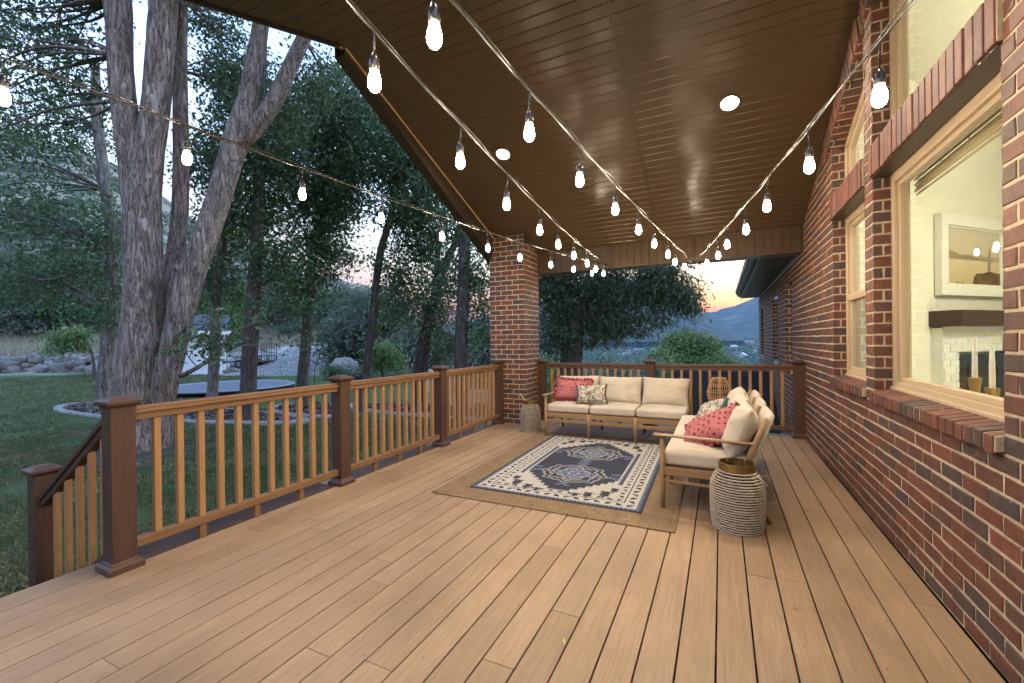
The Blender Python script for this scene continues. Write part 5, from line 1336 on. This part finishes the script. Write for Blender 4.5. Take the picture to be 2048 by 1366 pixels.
shrub('dusty green tree glimpsed between the pillar and the tall dark trunk', [(1290, 760, 30, 26, 34), (1300, 735, 20, 18, 34)], MT['leaf_blue'], 218, (1290, 850, 34), 'leafy_tree', .22, .45, 30, 1.4, 'tree', DH, 6)
sp_ = tree('young_tree', 'small bright leaved tree leaning out above the rock wall', [[(189, 762, 23.5, 9), (188, 730, 23.5, 7), (182, 700, 23.4, 5), (165, 672, 23.2, 3)], [(187, 715, 23.5, 5), (175, 700, 23.3, 3), (150, 698, 23.1, 2)]],
    [(125, 680, 38, 16, 23), (160, 668, 30, 14, 23.2), (110, 700, 24, 10, 22.8, .8), (150, 692, 24, 10, 23)], MT['bark2'], MT['leaf_lime'], 301, twigs=24, segs=10, size=.13, cl=.3, per=22, dens=2.6)
tree('young_tree', 'bare thin sapling in the gravel beside the leaning tree', [[(629, 800, 20, 3.2), (629, 770, 20, 2.6), (630, 740, 20, 1.6), (632, 722, 20, 1)]], [(630, 738, 10, 12, 20, .3)], MT['bark2'], MT['leaf'], 302, twigs=8, segs=8, size=.08, cl=.2, per=3, dens=3)
# ------------------------------------------------------------------ yard things
random.seed(3)
def ellipse_bed(name, c, a, bb, rot, seed):
    n = 60; ca, sa = math.cos(rot), math.sin(rot)
    def P(k, s, z):
        t = 2 * math.pi * k / n; w = 1 + .06 * math.sin(3 * t + seed) + .05 * math.sin(2 * t + 2 * seed)
        x, y = a * s * w * math.cos(t), bb * s * w * math.sin(t); return (c[0] + x * ca - y * sa, c[1] + x * sa + y * ca, GZ + z)
    t_ = thing('concrete_edging', name[1], 'garden edging', (c[0], c[1], GZ))
    b = MB(); prof = [(1.0, -.05), (1.0, .07), (1.0 + .02, .09), (1.0 + .075 / min(a, bb) * .9, .075), (1.0 + .10 / min(a, bb), .05), (1.0 + .10 / min(a, bb), -.05)]
    b.grid([P(k, s, z) for s, z in prof for k in range(n)], n, len(prof), True, closeu=True); build('edging', b, MT['concrete'], t_, True)
    rs = np.random.RandomState(seed); m_ = int(a * bb * 3.14 * 260)
    r = np.sqrt(rs.uniform(0, 1, m_)) * .97; th = rs.uniform(0, 6.283, m_)
    q = np.array([P(t / 6.28318 * n, s, .04) for t, s in zip(th, r)]); q[:, 2] += rs.uniform(-.02, .03, m_)
    d = rs.normal(size=(m_, 3)) * np.array([1, 1, .35]); d /= np.linalg.norm(d, axis=1)[:, None]; w = rs.normal(size=(m_, 3)) * np.array([1, 1, .5]); w -= d * (w * d).sum(1)[:, None]; w /= np.linalg.norm(w, axis=1)[:, None]
    l = rs.uniform(.04, .10, (m_, 1)); ww = rs.uniform(.015, .035, (m_, 1))
    Q = np.stack([q - d * l - w * ww, q + d * l - w * ww, q + d * l + w * ww, q - d * l + w * ww], 1)
    ch = quads_np('bark_chips', Q, MT['chips'], None); tag(ch, None, None, None, 'stuff')
    b = MB(); b.add([(c[0], c[1], GZ + .06)] + [P(k, 1.0, .03) for k in range(n)], [(0, 1 + k, 1 + (k + 1) % n) for k in range(n)], True)
    o = build('mulch_bed', b, MT['mulch'], None); tag(o, None, None, None, 'structure')
MT['concrete'] = mat_simple('pale_concrete', (.27, .265, .25), (.19, .185, .18), .85, 6, bmp=.3, bsc=60)
MT['mulch'] = mat_simple('dark_mulch', (.085, .07, .062), (.04, .034, .03), .95, 14, bmp=.9, bsc=40, bdist=.03)
mt, nt, out = newmat('wood_chip'); principled(nt, out, ramp(nt, island(nt), [(0, (.05, .042, .04)), (.5, (.13, .11, .10)), (1, (.26, .235, .22))]), .9, 0, .1); MT['chips'] = mt
ellipse_bed(('a', 'pale concrete edging round the long mulch bed under the biggest tree'), (-14.0, 6.45), 4.4, .95, .10, 1)
ellipse_bed(('b', 'pale concrete edging round the mulch bed of the leaning tree'), (-10.4, 8.35), 1.55, .72, -.25, 2)
ellipse_bed(('c', 'pale concrete edging round the mulch bed nearest the brick pillar'), (-7.1, 9.45), 2.7, .75, -.05, 3)
b = MB(); n = 40; b.add([(-9.2, 3.95, GZ + .07)] + [(-9.2 + (1.15 + .12 * math.sin(k * .9)) * math.cos(k * 6.2832 / n), 3.95 + (1.0 + .1 * math.sin(k * 1.3)) * math.sin(k * 6.2832 / n), GZ + .004) for k in range(n)], [(0, 1 + k, 1 + (k + 1) % n) for k in range(n)], True)
tag(build('bare_soil', b, MT['mulch'], None), None, None, None, 'structure')

# grass blades near the deck
MT['grass'] = mat_leaf('grass_blade', [(0, (.034, .064, .022)), (.5, (.056, .10, .034)), (.8, (.10, .115, .05)), (1, (.22, .19, .11))], .25)
gn = MT['grass'].node_tree; cr = [n_ for n_ in gn.nodes if n_.type == 'VALTORGB'][0]
pt = ramp(gn, noise(gn, coords(gn, (1, 1, 1), 'Position'), 1.3, 4, .65), [(.46, (0, 0, 0)), (.66, (.85, .85, .85))])
mx = mix(gn, cr.outputs[0], (.26, .215, .13), pt)
for lk in list(gn.links):
    if lk.from_node == cr and lk.to_node.type != 'MIX': to = lk.to_socket; gn.links.remove(lk); gn.links.new(mx, to)
def blades(n, x0, x1, y0, y1, hgt, seed, wd):
    rs = np.random.RandomState(seed); x = rs.uniform(x0, x1, n); y = rs.uniform(y0, y1, n)
    nzv = np.array([mnoise.noise(Vector((a * 1.1, c_ * 1.1, 7))) + .5 * mnoise.noise(Vector((a * 3.4, c_ * 3.4, 2))) for a, c_ in zip(x, y)])
    keep = nzv + rs.uniform(-.5, .5, n) > -.42; x, y, nzv = x[keep], y[keep], nzv[keep]; m_ = len(x)
    p = np.stack([x, y, np.full(m_, GZ)], 1); lean = rs.normal(size=(m_, 3)) * .55; lean[:, 2] = 1; lean /= np.linalg.norm(lean, axis=1)[:, None]
    s = hgt * rs.uniform(.5, 1.3, (m_, 1)) * (1 + .35 * nzv[:, None]); a = rs.uniform(0, 6.283, m_); w = np.stack([np.cos(a), np.sin(a), np.zeros(m_)], 1) * wd
    bend = rs.normal(size=(m_, 3)) * np.array([.25, .25, .05]) * s
    return np.stack([p - w, p + w, p + lean * s * .6 + w * .7, p + lean * s + bend, ], 1)
Q = np.concatenate([blades(60000, -7.2, -3.42, -1, 5.5, .055, 1, .0028), blades(60000, -13, -7.2, 1, 8, .06, 2, .005), blades(26000, -7.2, -3.42, 5.5, 10, .06, 3, .005), blades(30000, -22, -13, 2, 12, .07, 4, .010), blades(42000, -38, -22, 2, 15.5, .09, 5, .018)])
tag(quads_np('lawn_grass', Q, MT['grass'], None), None, None, None, 'stuff')
# dry grass on the slope behind the rock wall
MT['drygrass'] = mat_leaf('dry_grass_blade', [(0, (.20, .17, .12)), (.6, (.33, .29, .21)), (1, (.46, .41, .32))], .3)
rs = np.random.RandomState(9); qs = []
for lo, hi, D0, D1, n in ((-120, 300, 31.8, 47, 15000), (500, 780, 36, 56, 9000)):
    for _ in range(n):
        p = at(rs.uniform(lo, hi), 690, rs.uniform(D0, D1)); qs.append((p.x, p.y))
qs = np.array(qs); D__, p__ = px_of(qs[:, 0], qs[:, 1]); zz = hfun(D__, p__, 0, 0)
p = np.stack([qs[:, 0], qs[:, 1], zz], 1); m_ = len(p); lean = rs.normal(size=(m_, 3)) * .3; lean[:, 2] = 1; s = rs.uniform(.35, 1.0, (m_, 1)); a = rs.uniform(0, 6.283, m_); w = np.stack([np.cos(a), np.sin(a), 0 * a], 1) * .022
tag(quads_np('dry_grass', np.stack([p - w, p + w, p + lean * s * .6 + w * .6, p + lean * s], 1), MT['drygrass'], None), None, None, None, 'stuff')

# rock retaining wall
MT['rock'] = mat_simple('pale_field_stone', (.33, .30, .27), (.15, .138, .128), .9, 3, bmp=.6, bsc=14, bdist=.04, isl=.35)
def rock(mb, c, r, sq=(1, .8, .65), seed=0, n=12):
    vs = []
    rot = Matrix.Rotation(random.uniform(0, 6.28), 3, 'Z') @ Matrix.Rotation(random.uniform(-.3, .3), 3, 'X')
    for j in range(n // 2 + 1):
        for i in range(n):
            t, f = math.pi * j / (n // 2), 2 * math.pi * i / n
            d = Vector((math.sin(t) * math.cos(f), math.sin(t) * math.sin(f), math.cos(t)))
            e = .62; d2 = Vector([math.copysign(abs(x) ** e, x) for x in d])
            k = 1 + .34 * mnoise.noise(d * 1.7 + Vector((seed, 0, 0))) + .08 * mnoise.noise(d * 4 + Vector((seed, 2, 0)))
            q = Vector((d2.x * sq[0], d2.y * sq[1], d2.z * sq[2])) * (r * k); vs.append(Vector(c) + rot @ q)
    fs = []
    for j in range(n // 2):
        for i in range(n):
            i2 = (i + 1) % n; fs.append((j * n + i, (j + 1) * n + i, (j + 1) * n + i2, j * n + i2))
    mb.add(vs, fs, True)
rw = thing('rock_wall', 'low dry stacked boulder retaining wall at the back of the lawn on the left', 'rock wall', atz(100, 745, GZ))
b = MB()
for row in range(3):
    p = -150 + row * 18
    while p < 262:
        w = random.choice([18, 24, 30, 36, 44]); q = at(p + w / 2, 690, 31.0 + row * .22); r = w / F_PX * 31 / 2 * 1.12
        q.z = GZ + .18 + row * .37 + random.uniform(-.05, .05); rock(b, q, r * random.uniform(.86, 1.0), (1, .75, .50 + random.uniform(-.12, .12)), p, 14); p += w * .97
build('stones', b, MT['rock'], rw, True)
for px, py, D, r, lab in ((688, 738, 23.5, .62, 'large pale boulder at the edge of the gravel behind the railing post'),):
    o = thing('boulder', lab, 'boulder', at(px, py + 16, D)); b = MB(); rock(b, at(px, py, D), r, (1.1, .8, .85), 4, 16); build('stone', b, MT['rock'], o, True)
for k, (px, py) in enumerate(((455, 744), (468, 741), (481, 745))):
    o = thing('boulder', 'small boulder in the low row beside the white shed corner, ' + ('nearest the shed', 'middle one', 'nearest the dark trunk')[k], 'boulder', at(px, py, 27.5), 0, 'boulders beside the shed'); b = MB(); rock(b, at(px, py, 27.5), .24, (1, .8, .7), k, 10); build('stone', b, MT['rock'], o, True)
# gravel cobbles on the bank
MT['cobble'] = mat_simple('grey_cobble', (.50, .49, .47), (.30, .30, .29), .85, 5, bmp=.2, isl=.55)
rs = np.random.RandomState(4); m_ = 9000
pp = np.array([tuple(at(rs.uniform(458, 770), 690, rs.uniform(25.2, 36.3))) for _ in range(m_)]); D__, p__ = px_of(pp[:, 0], pp[:, 1]); pp[:, 2] = hfun(D__, p__, 0, 0) + .01
u = rs.normal(size=(m_, 3)) * [1, 1, .3]; u /= np.linalg.norm(u, axis=1)[:, None]; w = np.cross(u, rs.normal(size=(m_, 3)) * .3 + [0, 0, 1]); w /= np.linalg.norm(w, axis=1)[:, None]; s = rs.uniform(.035, .10, (m_, 1)); top = pp + np.array([0, 0, 1]) * s
Q = np.concatenate([np.stack([pp + u * s, pp + w * s, top + w * s * .4, top + u * s * .5], 1), np.stack([pp - u * s, pp + w * s, top + w * s * .4, top - u * s * .5], 1), np.stack([pp - u * s, pp - w * s, top - w * s * .4, top - u * s * .5], 1), np.stack([pp + u * s, pp - w * s, top - w * s * .4, top + u * s * .5], 1), np.stack([top + u * s * .5, top + w * s * .4, top - u * s * .5, top - w * s * .4], 1)])
tag(quads_np('gravel_cobbles', Q, MT['cobble'], None), None, None, None, 'stuff')

# in-ground trampoline
tr_c = Vector((-18.3, 10.75, GZ)); tp = thing('trampoline', 'round blue grey trampoline sunk level with the lawn behind the tree trunks', 'trampoline', tr_c)
mt_ = mat_simple('trampoline_mat', (.065, .082, .11), (.055, .072, .1), .6, 3, bmp=.05); RT_ = 2.45
b = MB(); b.lathe([(0, .16), (RT_ * .6, .165), (RT_ * .88, .18)], 56); build('jump_mat', b, mt_, tp)
b = MB(); b.lathe([(RT_ * .88, .182), (RT_ * .93, .20), (RT_, .21), (RT_ * 1.02, .19), (RT_ * 1.02, .16)], 56); build('padded_rim', b, mat_simple('trampoline_rim', (.22, .24, .27), (.18, .2, .22), .6, 3), tp)
b = MB(); b.tube([(RT_ * math.cos(a), RT_ * math.sin(a), .13) for a in [2 * math.pi * k / 56 for k in range(56)]], .03, 8, closed=True)
for k in range(16): a = k * math.pi / 8; b.tube([(RT_ * math.cos(a), RT_ * math.sin(a), -.02), (RT_ * math.cos(a), RT_ * math.sin(a), .13)], .02, 6)
build('steel_frame', b, MT['darkmetal'], tp)
b = MB()
for k in range(72): a = 2 * math.pi * k / 72; b.bar((RT_ * .87 * math.cos(a), RT_ * .87 * math.sin(a), .182), (RT_ * .995 * math.cos(a), RT_ * .995 * math.sin(a), .215), .03, .006)
build('springs', b, MT['darkmetal'], tp)
# white shed
D0 = 28.6; pR, pL = atz(452, 746, GZ + .05), atz(318, 752, GZ + .05)
ex = (pR - pL); ex.z = 0; wsh = ex.length; ex.normalize(); ey = Vector((-ex.y, ex.x, 0)); 
if ey.dot(FW) < 0: ey = -ey
sh = thing('garden_shed', 'white garden shed with a dark roof seen between the trunks', 'shed', pL)
MS = Matrix(((ex.x, ey.x, 0, pL.x), (ex.y, ey.y, 0, pL.y), (0, 0, 1, GZ), (0, 0, 0, 1)))
b = MB(); n = int(wsh / .12)
for k in range(n): b.box(k * wsh / n + .004, 0, .0, (k + 1) * wsh / n - .004, .06, 2.6, MS)
b.box(0, .061, 0, wsh, 4, 2.6, MS); build('siding', b, mat_simple('white_siding', (.74, .75, .76), (.68, .69, .71), .6, 3, bmp=.05), sh, True)
b = MB(); b.add([MS @ Vector(p) for p in ((-.3, -.35, 2.58), (wsh + .3, -.35, 2.58), (wsh + .3, 2, 3.75), (-.3, 2, 3.75), (-.3, -.35, 2.70), (wsh + .3, -.35, 2.70), (wsh + .3, 2, 3.87), (-.3, 2, 3.87))], [(3, 2, 1, 0), (4, 5, 6, 7), (0, 1, 5, 4), (1, 2, 6, 5), (2, 3, 7, 6), (3, 0, 4, 7)])
b.add([MS @ Vector(p) for p in ((-.3, 2, 3.87), (wsh + .3, 2, 3.87), (wsh + .3, 4.4, 2.6), (-.3, 4.4, 2.6))], [(0, 1, 2, 3)]); build('roof', b, mat_simple('slate_shingle', (.075, .08, .10), (.05, .055, .07), .9, 6, bmp=.5), sh, True)
b = MB(); b.box(wsh - .11, -.012, 0, wsh + .012, .1, 2.6, MS); b.box(-.1, -.36, 2.5, wsh + .3, -.33, 2.72, MS); build('corner_trim', b, MT['white'], sh, True)
# utility trailer
tl = thing('utility_trailer', 'black utility trailer with an upright ramp gate parked on the gravel', 'trailer', at(490, 727, 29.5))
tx = (at(545, 727, 29.2) - at(452, 727, 29.8)); tx.z = 0; tx.normalize(); ty = Vector((-tx.y, tx.x, 0)); o_ = at(452, 727, 29.8); o_.z = ground(o_.x, o_.y) + .05
MTt = Matrix(((tx.x, ty.x, 0, o_.x), (tx.y, ty.y, 0, o_.y), (0, 0, 1, o_.z), (0, 0, 0, 1)))
b = MB(); b.box(0, 0, .45, 2.75, 1.5, .52, MTt)
for s in (0, 1.46):
    b.bar(MTt @ Vector((0, s, .85)), MTt @ Vector((2.75, s, .85)), .05, .05)
    for k in range(5): b.bar(MTt @ Vector((.02 + k * .68, s, .5)), MTt @ Vector((.02 + k * .68, s, .85)), .04, .04)
b.bar(MTt @ Vector((0, .75, .45)), MTt @ Vector((-1.0, .75, .42)), .08, .08); build('bed_frame', b, MT['darkmetal'], tl, True)
b = MB()
for k in range(7): b.bar(MTt @ Vector((2.78, k * .245, .5)), MTt @ Vector((2.78, k * .245, 1.72)), .03, .03)
for z_ in (.52, 1.1, 1.72): b.bar(MTt @ Vector((2.78, 0, z_)), MTt @ Vector((2.78, 1.47, z_)), .03, .03)
build('ramp_gate', b, MT['darkmetal'], tl, True)
for s in (-.1, 1.6):
    c = MTt @ Vector((1.15, s, .33)); b = MB()
    b.tube([c - ty * .09, c - ty * .08, c + ty * .08, c + ty * .09], [.27, .32, .32, .27], 20); w_ = build('wheel', b, MT['darkmetal'], tl, True)
    b = MB(); b.tube([c - ty * .1, c + ty * .1], .15, 14); b.v = [tuple(Vector(q) - Vector(tl.location)) for q in b.v]; build('rim', b, MT['concrete'], w_)
b = MB(); b.box(2.74, -.02, .44, 2.80, .12, .52, MTt); b.box(2.74, 1.36, .44, 2.80, 1.5, .52, MTt); build('tail_light', b, mat_simple('red_lens', (.35, .02, .02), rough=.2, bmp=0), tl, True)
# pale block garden wall beyond the lawn, seen through the balusters
gw = thing('block_wall', 'low pale block garden wall glimpsed through the balusters left of the pillar', 'garden wall', atz(950, 800, -1.2))
b = MB(); q0, q1 = atz(935, 796, -1.35), atz(1075, 800, -1.55)
for k in range(3):
    for i in range(14): a_, c_ = q0.lerp(q1, (i + .5 * (k % 2)) / 14 + .002), q0.lerp(q1, (i + 1 + .5 * (k % 2)) / 14 - .002); h_ = -.1 + .2 * k; b.bar(a_ + Vector((0, 0, h_)), c_ + Vector((0, 0, h_)), .2, .19)
build('blocks', b, mat_simple('pale_block', (.5, .47, .46), (.38, .36, .36), .9, 4, bmp=.4, isl=.25), gw, True)

# ------------------------------------------------------------------ valley town
HG = 'houses of the town in the valley'
walls = [mat_simple('house_cream', (.55, .50, .44), bmp=0), mat_simple('house_white', (.66, .65, .63), bmp=0), mat_simple('house_tan', (.42, .30, .24), bmp=0), mat_simple('house_grey', (.36, .36, .36), bmp=0)]
roofs = [mat_simple('roof_grey', (.16, .16, .17), bmp=0), mat_simple('roof_brown', (.20, .13, .11), bmp=0), mat_simple('roof_pale', (.40, .41, .41), bmp=0)]
hs = [(1278, 706, 20, 0, 1, 0, 'white gabled house showing right of the willow trunk'), (1310, 708, 18, 1, 1, 0, 'white low house next to the lime green tree top'), (1338, 699, 15, 2, 0, 2, 'cream house with a pale roof above the rounded tree'), (1376, 694, 16, 2, 2, 1, 'tan house with a brown roof in the middle of the valley'),
      (1406, 694, 26, 1, 1, 2, 'long low building with a pale roof in the valley'), (1437, 707, 18, 0, 0, 0, 'cream house right of the rounded tree'), (1466, 700, 18, 1, 3, 2, 'grey house with a pale roof in the right of the valley'), (1484, 722, 30, 2, 1, 2, 'largest white house low in the valley near the brick house corner'),
      (1496, 690, 18, 0, 1, 0, 'small white house far back near the brick house corner'), (1452, 718, 14, 1, 2, 1, 'small tan house above the low green tree'), (1425, 728, 16, 2, 1, 0, 'white house half hidden by the low green tree'), (1256, 712, 14, 0, 3, 0, 'grey house beside the willow leaves'), (1240, 700, 12, 1, 0, 1, 'cream house under the willow leaves'), (1505, 708, 15, 1, 0, 1, 'cream house with a brown roof beside the brick house edge')]
for px, py, w, rzk, wi, ri, lab in hs:
    dep = (py - 677) / 859; 
    D = 400.0
    for _ in range(60):
        q = at(px, py, D); g_ = ground(q.x, q.y)
        if q.z > g_ + .5: D *= 1.04
        else: break
    Wm = w * D / 859; q = at(px, py, D); g_ = ground(q.x, q.y); q.z = g_
    t = thing('valley_house', lab, 'house', q, .4 + .5 * rzk, HG); hh = max(3.2, Wm * .3)
    b = MB(); b.box(-Wm / 2, -Wm * .3, -2, Wm / 2, Wm * .3, hh); b.add([(-Wm / 2, -Wm * .3, hh), (-Wm / 2, Wm * .3, hh), (-Wm / 2, 0, hh * 1.6)], [(0, 1, 2)]); b.add([(Wm / 2, -Wm * .3, hh), (Wm / 2, Wm * .3, hh), (Wm / 2, 0, hh * 1.6)], [(2, 1, 0)])
    build('wall', b, walls[wi], t)
    b = MB(); e = Wm * .05
    for s in (-1, 1): b.add([(-Wm / 2 - e, s * (Wm * .3 + e), hh - .3), (Wm / 2 + e, s * (Wm * .3 + e), hh - .3), (Wm / 2 + e, 0, hh * 1.66), (-Wm / 2 - e, 0, hh * 1.66), (-Wm / 2 - e, s * (Wm * .3 + e), hh), (Wm / 2 + e, s * (Wm * .3 + e), hh), (Wm / 2 + e, 0, hh * 1.7), (-Wm / 2 - e, 0, hh * 1.7)], [(3, 2, 1, 0), (4, 5, 6, 7), (0, 1, 5, 4), (3, 7, 6, 2)])
    build('roof', b, roofs[ri], t)
    b = MB()
    for k in range(4): b.box(-Wm * .4 + k * Wm * .22, -Wm * .3 - .06, hh * .35, -Wm * .4 + k * Wm * .22 + Wm * .1, -Wm * .3 - .003, hh * .75)
    build('window', b, MT['firebox'], t)
# tree cover of the valley
rs = np.random.RandomState(77); qs = []
D = np.exp(rs.uniform(np.log(180), np.log(2250), 7000)); pxx = rs.uniform(930, 1560, 7000)
vs_all = []
for Dk, pk in zip(D, pxx):
    q = at(pk, 677, Dk); g_ = ground(q.x, q.y); s = rs.uniform(2.2, 5.5) * (1 + Dk / 6000)
    m_ = 26 if Dk < 700 else 12
    u = rs.normal(size=(m_, 3)); u /= np.linalg.norm(u, axis=1)[:, None]; u *= [1, 1, 1.15]
    c = np.array([q.x, q.y, g_ + s * 1.0]) + u * s * rs.uniform(.55, 1.0, (m_, 1))
    vs_all.append(leaf_quads(c, s * .95, rs, .0, .9))
ct = quads_np('valley_trees', np.concatenate(vs_all), MT['leaf'], None); tag(ct, None, None, None, 'stuff')
# many more roofs too small to make out
b = MB()
for k in range(80):
    Dk = math.exp(random.uniform(math.log(420), math.log(2300))); q = at(random.uniform(1200, 1560), 677, Dk); g_ = ground(q.x, q.y); w = random.uniform(5, 12) * (1 + Dk / 4000); a = random.uniform(0, 3); Mh = Matrix.Translation((q.x, q.y, g_)) @ Matrix.Rotation(a, 4, 'Z')
    b.box(-w, -w * .5, 0, w, w * .5, 4.5 + Dk * .0012, Mh)
    b.add([Mh @ Vector(p) for p in ((-w * 1.05, -w * .58, 4.5 + Dk * .0012), (w * 1.05, -w * .58, 4.5 + Dk * .0012), (w * 1.05, 0, 8 + Dk * .0016), (-w * 1.05, 0, 8 + Dk * .0016), (w * 1.05, w * .58, 4.5), (-w * 1.05, w * .58, 4.5))], [(0, 1, 2, 3), (3, 2, 4, 5)])
mt, nt, out = newmat('far_roofs'); principled(nt, out, ramp(nt, island(nt), [(0, (.22, .21, .2)), (.4, (.12, .11, .1)), (.7, (.3, .29, .28)), (1, (.08, .08, .08))]), .9); 
tag(build('distant_town', b, mt, None), None, None, None, 'stuff')
# scrub on the mountain side, left
rs = np.random.RandomState(5); va = []
for _ in range(1500):
    Dk = math.exp(rs.uniform(math.log(62), math.log(430))); pk = rs.uniform(-250, 850); q = at(pk, 677, Dk); g_ = ground(q.x, q.y)
    if mnoise.noise(Vector((q.x * .02, q.y * .02, 0))) + rs.uniform(-.4, .4) < -.05: continue
    s = rs.uniform(.8, 2.0) * (1 + Dk / 300); m_ = 30
    u = rs.normal(size=(m_, 3)); u /= np.linalg.norm(u, axis=1)[:, None]
    va.append(leaf_quads(np.array([q.x, q.y, g_ + s * .5]) + u * s * rs.uniform(.3, 1, (m_, 1)) * [1.3, 1.3, .8], s * .5, rs, 0, .7))
tag(quads_np('hillside_scrub', np.concatenate(va), MT['leaf_blue'], None), None, None, None, 'stuff')
# a few fallen leaves on the deck
for k, (x, y) in enumerate(((-2.75, 3.05), (-.62, 1.75))):
    q = Vector((x, y, .0025)); a = random.uniform(0, 6); d = Vector((math.cos(a), math.sin(a), 0)); w = Vector((-d.y, d.x, 0))
    b = MB(); b.add([q - d * .022, q + w * .007 + Vector((0, 0, .005)), q + d * .022 + Vector((0, 0, .004)), q - w * .007], [(0, 3, 2, 1)])
    tag(build('fallen_leaf', b, mat_simple('yellow_leaf', (.45, .42, .10), bmp=0), None), ('tiny yellow fallen leaf on the deck near the left railing', 'tiny pale leaf stuck between the deck boards in the foreground')[k], 'leaf')
# ------------------------------------------------------------------ light, air, render settings
w = bpy.data.worlds.new('World'); scene.world = w; w.use_nodes = True
nt = w.node_tree; nt.nodes.clear()
SUN_EL, SUN_ROT = -2.0, 44.0
sky = nt.nodes.new('ShaderNodeTexSky'); sky.sky_type = 'NISHITA'; sky.sun_disc = False
sky.sun_elevation = R_(SUN_EL); sky.sun_rotation = R_(SUN_ROT); sky.altitude = 0; sky.air_density = 2.0; sky.dust_density = 3.0; sky.ozone_density = 2.15
bg = nt.nodes.new('ShaderNodeBackground'); bg.inputs[1].default_value = SKY if 'SKY' in globals() else .15
o = nt.nodes.new('ShaderNodeOutputWorld'); nt.links.new(sky.outputs[0], bg.inputs[0]); nt.links.new(bg.outputs[0], o.inputs[0])
sd = bpy.data.lights.new('sun', 'SUN'); sd.energy = .02; sd.angle = R_(2); sd.color = (1, .72, .45)
so = bpy.data.objects.new('sun', sd); COL.objects.link(so)
dirv = Vector((math.sin(R_(SUN_ROT)) * math.cos(R_(SUN_EL)), math.cos(R_(SUN_ROT)) * math.cos(R_(SUN_EL)), math.sin(R_(SUN_EL))))
so.rotation_euler = dirv.to_track_quat('Z', 'Y').to_euler()
# haze
b = MB(); b.box(-4650, -4650, -75, 4650, 4650, 800)
mt = bpy.data.materials.new('air'); mt.use_nodes = True; n_ = mt.node_tree; n_.nodes.clear(); oo = n_.nodes.new('ShaderNodeOutputMaterial')
pv = n_.nodes.new('ShaderNodeVolumePrincipled'); pv.inputs['Color'].default_value = (.42, .72, 1, 1); pv.inputs['Density'].default_value = HAZE if 'HAZE' in globals() else 1.0e-4; n_.links.new(pv.outputs[0], oo.inputs['Volume'])
if not globals().get('NOHAZE'): tag(build('haze', b, mt, None), None, None, None, 'stuff')
vs_ = scene.view_settings; vs_.view_transform = 'Standard'; vs_.look = 'None'; vs_.gamma = 1; vs_.exposure = 7.95
cy = scene.cycles
cy.use_denoising = True; cy.max_bounces = 7; cy.diffuse_bounces = 3; cy.glossy_bounces = 3; cy.transmission_bounces = 5; cy.transparent_max_bounces = 12; cy.volume_bounces = 0
cy.sample_clamp_indirect = 6; cy.use_light_tree = True; cy.caustics_reflective = False; cy.caustics_refractive = False

if __name__ == '__main__': print('LEAVES', sum(len(o.data.polygons) for o in bpy.data.objects if o.type == 'MESH'), {o.name: len(o.data.polygons) for o in bpy.data.objects if o.type == 'MESH' and len(o.data.polygons) > 15000})
